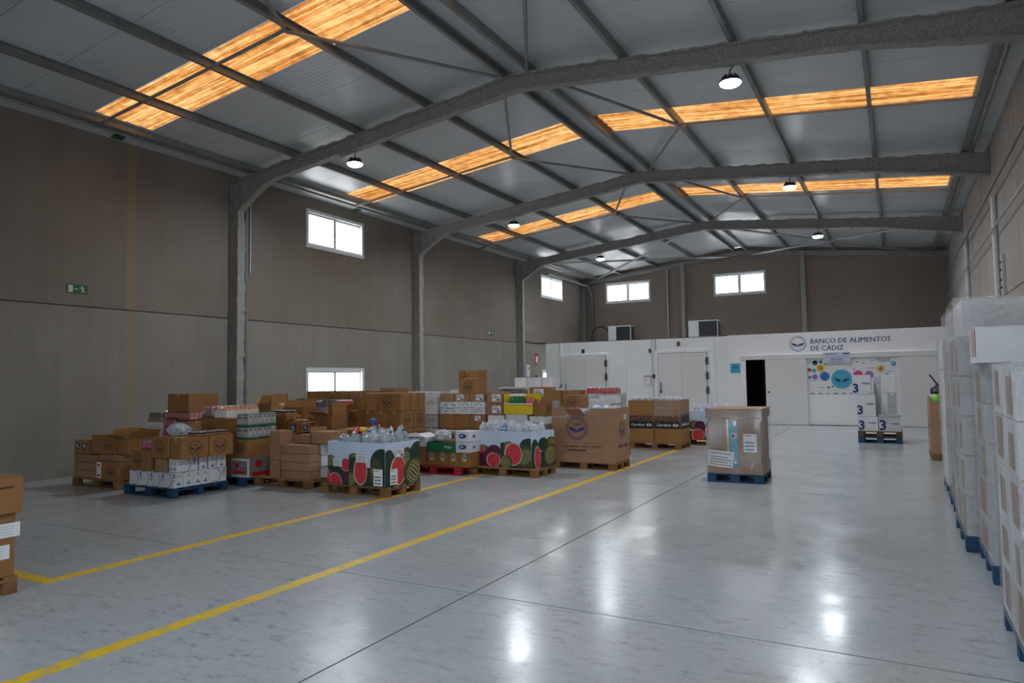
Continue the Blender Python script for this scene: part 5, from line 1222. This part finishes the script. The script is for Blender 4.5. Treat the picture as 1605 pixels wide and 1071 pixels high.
# ---- the two tall printed boxes
pallet(-5.66, -4.40, 15.88, 16.75, 'wooden pallet under the two tall black-banded boxes')
for i, (x0, x1) in enumerate(((-5.66, -5.05), (-5.03, -4.41))):
    w, d, h = x1-x0, .82, 1.0
    def mk():
        b = MB(); t = .01; b.box(-w/2, w/2, -d/2, -d/2+t, 0, h, 'cardboard'); b.box(-w/2, w/2, d/2-t, d/2, 0, h, 'cardboard'); b.box(-w/2, -w/2+t, -d/2+t, d/2-t, 0, h, 'cardboard'); b.box(w/2-t, w/2, -d/2+t, d/2-t, 0, h, 'cardboard'); b.box(-w/2+t, w/2-t, -d/2+t, d/2-t, h-.12, h-.11, 'inner_card'); return b
    o = link('tall_carton', mk().mesh('tall_carton'), None, ((x0+x1)/2, 16.31, .144)); tag(o, '%s of the two tall brown boxes with a black printed band' % ('left' if i == 0 else 'right'), 'carton')
    for f in ('f', 's'):
        W_ = w if f == 'f' else d; rot = FACE[f]
        P = lambda u, v, e: face_loc(f, w, d, h, u, v, e)
        link('printed_band', MB().rect(-W_/2+.01, W_/2-.01, -.085, .085, 'black').mesh('printed_band'), o, P(.5, .42, .002), rot)
        lettering('SOLIDARIDAD', W_*.92, 'ink', o, P(.5, .51, .003), rot, .035, 'c', 2.1)
        lettering('Carrefour', W_*.55, 'paper', o, P(.38, .395, .003), rot, .01)
        link('printed_mark', MB().poly([(-.09, 0, 0), (-.03, .05, 0), (-.03, -.05, 0)], 'paper').poly([(.09, 0, 0), (.03, .05, 0), (.03, -.05, 0)], 'paper').ring(0, 0, .022, .04, 'paper', 0, .9, 2*PI-.9, 12).mesh('printed_mark'), o, P(.82, .42, .003), rot, (.8, .8, 1))
        link('printed_heart', MB().ring(0, 0, .03, .038, 'ink', 0, 0, 2*PI, 10).ring(.05, .02, .02, .027, 'ink', 0, 0, 2*PI, 10).mesh('printed_heart'), o, P(.75, .63, .003), rot)
    if i == 1: link('stretch_wrap', MB().box(-w/2-.01, w/2+.01, -d/2-.01, d/2+.01, h*.62, h+.01, 'stretch_wrap').mesh('stretch_wrap'), o)
    for k in range(3): crumple('plastic_bag', 'bag_plastic', .12, .14, .07, k+3*i, (x0+.12+.18*k, 16.15, 1.16), 'crumpled clear plastic on the %s black-banded box' % ('left' if i == 0 else 'right'), 'plastic bag', 'plastic on the %s black-banded box' % ('left' if i == 0 else 'right'))

# ---- the shrink-wrapped load in the middle of the floor
pallet(-2.73, -1.87, 11.32, 12.22, 'blue pallet under the shrink-wrapped brown load', 'pallet_blue', rz=1.5)
wl_ = bpy.data.objects.new('wrapped_load', None); C.objects.link(wl_); wl_.location = (-2.30, 11.77, .144); wl_.rotation_euler.z = math.radians(1.5)
tag(wl_, 'large shrink-wrapped brown carton standing alone in mid floor', 'wrapped carton')
link('carton_body', MB().box(-.41, .41, -.43, .43, 0, .94, 'kraft', .008).mesh('carton_body'), wl_)
link('lid', MB().box(-.435, .435, -.455, .455, .88, 1.03, 'kraft', .006).mesh('lid'), wl_)
link('lower_tray', MB().box(-.425, .425, -.445, .445, 0, .17, 'kraft', .004).mesh('lower_tray'), wl_)
link('printed_strip', MB().rect(-.08, .06, .10, .86, 'teal').rect(-.11, -.08, .60, .86, 'paper').rect(-.11, -.08, .36, .60, 'yellow').rect(-.11, -.07, .16, .45, 'paper').disc(.0, .60, .05, .05, 'steel', .001).disc(-.01, .60, .03, .03, 'navy', .0015).rect(0, .04, .76, .84, 'paper', .001).rect(0, .03, .16, .2, 'paper', .001).mesh('printed_strip'), wl_, (0, -.448, 0), (PI/2, 0, 0))
dims = (.82, .86, .94)
for kk, u, v, s, tl in (('barcode', .80, .49, .20, 0), ('sheet', .24, .23, .40, -.09)):
    o = link(DNAME[kk], cm(('decal', kk), DEC[kk], DNAME[kk]), wl_, ((u-.5)*.82, -.452, v), (Matrix.Rotation(PI/2, 3, 'X') @ Matrix.Rotation(tl, 3, 'Z')).to_euler(), (s, s, 1))
def wrap_shell(x0, x1, y0, y1, z0, z1, mat, seed, amp=.012, n=14, faces='fsl'):
    b = MB(); V = []; per = []
    for i in range(n+1): per.append((x0+(x1-x0)*i/n, y0, 0, -1))
    for i in range(1, n+1): per.append((x1, y0+(y1-y0)*i/n, 1, 0))
    for i in range(1, n+1): per.append((x1-(x1-x0)*i/n, y1, 0, 1))
    for i in range(1, n): per.append((x0, y1-(y1-y0)*i/n, -1, 0))
    m = len(per); nz = 16
    for k in range(nz+1):
        z = z0+(z1-z0)*k/nz
        for x, y, nx, ny in per:
            j = amp*(.5+noise.noise(Vector((x*7+seed, y*7, z*4))))+amp*.6*noise.noise(Vector((x*17+seed, y*17, z*9)))
            V.append((x+nx*j, y+ny*j, z))
    F = [(k*m+i, k*m+(i+1) % m, (k+1)*m+(i+1) % m, (k+1)*m+i) for k in range(nz) for i in range(m)]
    b.faces(V, F, mat, True); return b
link('stretch_wrap', wrap_shell(-.437, .437, -.457, .457, .0, 1.035, 'load_wrap', 3, .022).mesh('stretch_wrap'), wl_)

# ---- white cartons with the big navy sign in front of the office
pallet(-.87, .09, 19.1, 19.9, 'blue pallet under the white navy-marked cartons', 'pallet_blue'); pallet(-.87, .09, 19.1, 19.9, 'dark wooden pallet stacked on the blue one by the office', 'pallet_dark', z=.146)
def bcarton(x0, x1, y0, y1, z, h, label, opened=False, side=False):
    w, d = x1-x0, y1-y0
    if opened: o = open_carton('w', x0, x1, y0, y1, z, h, '', '', (), (150, 20, 20, 120), '', flap=.15); items.pop()
    else: o = carton('w', x0, x1, y0, y1, z, h, '', ''); items.pop()
    tag(o, label, 'carton')
    if side:
        lettering('B', w*.9, 'navy', o, (-.0, -d/2-.004, h*.12), (PI/2, 0, 0), .03, 'c', 1.1)
    else:
        lettering('3', w*.30, 'navy', o, (-w*.34, -d/2-.004, h*.10), (PI/2, 0, 0), .03, 'c', 1.0)
        link('printed_mark', MB().rect(.0, w*.4, h*.55, h*.59, 'navy').rect(w*.15, w*.4, h*.50, h*.52, 'dark_grey').rect(-w*.1, w*.42, h*.22, h*.23, 'sky_blue').rect(0, w*.42, h*.12, h*.13, 'dark_grey').mesh('printed_mark'), o, (0, -d/2-.003, 0), (PI/2, 0, 0))
    return o
bcarton(-.86, -.42, 19.12, 19.6, .290, .36, 'white navy-marked carton at the bottom left of the office stack'); bcarton(-.41, .07, 19.12, 19.6, .290, .34, 'white navy-marked carton at the bottom right with folded-open flaps', True)
bcarton(-.88, -.46, 19.14, 19.6, .653, .54, 'white navy-marked carton in the second layer of the office stack')
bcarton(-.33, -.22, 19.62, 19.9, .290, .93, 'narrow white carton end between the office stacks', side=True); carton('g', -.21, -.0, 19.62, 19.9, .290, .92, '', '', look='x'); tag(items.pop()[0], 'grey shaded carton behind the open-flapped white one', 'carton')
bcarton(-.96, -.54, 19.14, 19.6, 1.196, .48, 'white navy-marked carton on top of the office stack, left'); 
o = carton('w', -.30, -.02, 19.62, 19.9, 1.224, .46, '', ''); items.pop(); tag(o, 'plain white carton on top of the office stack, right', 'carton')
o = carton('g', -.50, -.34, 19.62, 19.9, .290, 1.38, '', ''); items.pop(); tag(o, 'tall grey strip added for the shaded gap between the two upper white cartons', 'carton')  # grey strip stands in for the dark, shaded gap here

# ---- tan bin on the right with a black bag and a green ball
pallet(.55, 1.55, 15.7, 16.9, 'wooden pallet under the tan bin on the right')
tb = link('tan_bin', MB().box(0, 1.0, 0, .014, 0, 1.06, 'kraft').box(0, 1.0, 1.186, 1.2, 0, 1.06, 'kraft').box(0, .014, .014, 1.186, 0, 1.06, 'kraft').box(.986, 1.0, .014, 1.186, 0, 1.06, 'kraft').box(.014, .986, .014, 1.186, .9, .91, 'inner_card').mesh('tan_bin'), None, (.55, 15.7, .144)); tag(tb, 'tall tan bin at the right before the wrapped stacks', 'cardboard bin')
decal(tb, (0, 0, 0), 'l', 'emblem', .5, .5, .01).location = (-.004, .6, .55); tb.children[-1].scale = (.5, .5, 1)
carton('w', .58, .80, 15.8, 16.2, 1.056, .22, '', ''); tag(items.pop()[0], 'small white box on the rim of the tan bin', 'carton')
gbm = bpy.data.meshes.new('green_ball'); import bmesh
bm = bmesh.new(); bmesh.ops.create_uvsphere(bm, u_segments=16, v_segments=10, radius=.085)
for f in bm.faces: f.smooth = True
bm.to_mesh(gbm); bm.free(); gbm.materials.append(M['lime']); gball = link('green_ball', gbm, None, (.68, 15.74, 1.19)); tag(gball, 'bright green ball on the tan bin', 'ball')
crumple('black_bag', 'black', .17, .2, .22, 1, (.80, 16.45, 1.25), 'black bag bulging above the tan bin', 'bag')
stc = link('stick', MB().tube((.60, 16.4, 1.66), (.84, 16.4, 1.30), .016, 'black').mesh('stick'), None); tag(stc, 'short black stick leaning out of the black bag', 'stick')

# ---- near left pallet, cut by the frame
pallet(-7.60, -6.40, 2.25, 3.05, 'wooden pallet at the left edge of the photo')
carton('f', -7.5, -6.41, 2.28, 3.03, .144, .51, '', '', [('s', 'faint', .90, .74, .22), ('s', 'faint', .80, .40, .22)]); tag(items.pop()[0], 'large brown carton at the left edge with pale labels', 'carton')
carton('f', -7.5, -6.38, 2.26, 3.07, .657, .30, '', '', ()); o = items.pop()[0]; tag(o, 'brown carton at the left edge resting on the labelled one', 'carton')
link('printed_mark', MB().rect(-.3, .33, 0, .012, 'ink').mesh('printed_mark'), o, (.562, 0, .21), FACE['s'])

# ---- wrapped stacks of white cartons along the right wall
def white_box(x0, x1, y0, y1, z, h, label, patch=True, group=None, mat='white_card'):
    w, d = q(x1-x0), q(y1-y0)
    o = link('carton', cm(('carton', w, d, q(h), mat), lambda: carton_mesh(w, d, q(h), mat), 'carton'), None, ((x0+x1)/2, (y0+y1)/2, z), (0, 0, math.radians(random.uniform(-.4, .4))))
    if patch:
        def mk():
            b = MB(); c0 = random.uniform(-.30, -.05); c1 = c0+random.uniform(.25, .5); b.rect(d*c0, d*min(c1, .45), h*random.uniform(.03, .2), h*random.uniform(.75, .97), 'bare_card'); b.rect(d*(c0-.04), d*(c0-.01), h*.3, h*.42, 'sky_blue', .0006); b.rect(d*min(c1+.01, .46), d*min(c1+.04, .49), h*.3, h*.42, 'sky_blue', .0006); return b
        link('brown_panel', cm(('patch', d, q(h), random.random()), mk, 'brown_panel'), o, (-w/2-.003, 0, 0), FACE['l'])
    tag(o, label, 'carton', group); return o
for x0, y0, D, col, lab, (X1) in ((.57, 4.50, 1.2, 'pallet_blue', 'blue pallet nearest the camera on the right', 1.55), (.62, 6.75, 1.0, 'pallet_blue', 'second blue pallet along the right wall', 1.6),
                          (.52, 7.86, 1.25, 'pallet_blue', 'third blue pallet along the right wall', 1.6), (.56, 9.5, 1.2, 'pallet_blue', 'fourth blue pallet along the right wall', 1.6), (.58, 11.2, 1.2, 'pallet_blue', 'fifth blue pallet along the right wall', 1.6)):
    pallet(x0, X1, y0, y0+D, lab, col)
od5 = ('bottom', 'second', 'third', 'fourth', 'top')
for k in range(5):
    for j, (y0, y1) in enumerate(((4.62, 5.12), (5.13, 5.64))):
        for i in range(2):
            if i == 1 and j == 1: continue
            white_box(.57+.49*i, 1.05+.49*i, y0, y1, .144+.321*k, .318, '%s white carton, %s, %s' % (('inner', 'outer')[i == 0], ('near column', 'far column')[j], od5[k]+' layer of the nearest right stack'), i == 0)
for k in range(5):
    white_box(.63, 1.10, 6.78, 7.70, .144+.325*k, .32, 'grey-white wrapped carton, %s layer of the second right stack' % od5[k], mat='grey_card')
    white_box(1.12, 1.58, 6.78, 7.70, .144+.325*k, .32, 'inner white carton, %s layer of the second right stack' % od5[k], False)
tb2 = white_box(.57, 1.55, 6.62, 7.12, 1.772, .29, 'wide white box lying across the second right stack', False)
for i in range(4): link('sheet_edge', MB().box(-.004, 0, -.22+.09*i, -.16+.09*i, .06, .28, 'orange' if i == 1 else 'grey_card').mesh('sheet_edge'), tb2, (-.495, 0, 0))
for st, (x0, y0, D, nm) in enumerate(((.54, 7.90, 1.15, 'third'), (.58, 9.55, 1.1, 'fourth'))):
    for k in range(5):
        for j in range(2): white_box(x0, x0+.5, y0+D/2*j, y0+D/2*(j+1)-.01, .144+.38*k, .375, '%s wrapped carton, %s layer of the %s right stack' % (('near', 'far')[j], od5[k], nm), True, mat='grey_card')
    for j in range(1):
        for k in range(5): white_box(x0+.51, x0+1.0, y0, y0+D-.01, .144+.38*k, .375, 'inner carton, %s layer of the %s right stack' % (od5[k], nm), False)
white_box(.58, 1.56, 7.95, 9.02, 2.046, .36, 'broad shiny wrapped box on top of the third right stack', False)
white_box(.60, 1.56, 9.6, 10.6, 2.046, .37, 'broad wrapped box on top of the fourth right stack', False)
for k in range(5):
    white_box(.58, 1.05, 11.25, 12.3, .144+.40*k, .395, 'white wrapped carton, %s layer of the fifth right stack' % od5[k], False)
for (x0, x1, y0, y1, z1, mat, lab, sd) in ((.555, 1.56, 4.61, 5.66, 1.76, 'thick_wrap', 'stretch film round the nearest right stack', 1), (.61, 1.60, 6.77, 7.72, 1.78, 'thick_wrap', 'stretch film round the second right stack', 2),
                              (.52, 1.58, 7.88, 9.08, 2.42, 'thick_wrap', 'glossy stretch film round the third right stack', 3), (.56, 1.6, 9.53, 10.68, 2.43, 'thick_wrap', 'stretch film round the fourth right stack', 4), (.56, 1.07, 11.22, 12.33, 2.16, 'thick_wrap', 'stretch film round the fifth right stack', 5)):
    o = link('stretch_film', wrap_shell(x0, x1, y0, y1, .147, z1, mat, sd*9, .012 if sd > 1 else .004).mesh('stretch_film')); tag(o, lab, 'stretch film')

# ------------------------------------------------------------------ labels of the stacked cartons
def ordinal(i, n):
    if n == 1: return ''
    if i == 0: return 'leftmost'
    if i == n-1: return 'rightmost'
    return ('second', 'third', 'fourth', 'fifth', 'sixth', 'seventh', 'eighth', 'ninth')[i-1]+' from left'
from collections import defaultdict
gr = defaultdict(list)
for it in items:
    if not it[5]: gr[(it[4], it[3], it[1])].append(it)
for (layer, nick, look), L in gr.items():
    L.sort(key=lambda t: t[0].location.x/max(t[0].location.y, .1)*1.0)
    for i, it in enumerate(L):
        o = ordinal(i, len(L)); a = look+(', '+o if o else '')+(', '+layer+' row' if layer else '')+' '+nick
        wds = a.split()
        if len(wds) > 16: a = look.replace('golden brown carton with round emblem', 'brown emblem carton').replace(' with paper label', ' with label')+(', '+o if o else '')+', '+layer+' '+nick
        if len(a.split()) > 16: a = a.replace(' from left', '')
        if len(a.split()) > 16: a = a.replace('with white and red label', 'with label').replace(' the ', ' ')
        if len(a.split()) > 16: print('LONG', a)
        tag(it[0], a, 'carton')
hg = defaultdict(list)
for it in items:
    if it[5]: tag(it[0], 'carton hidden inside the stack, '+it[3], 'carton', 'inner cartons '+it[3])
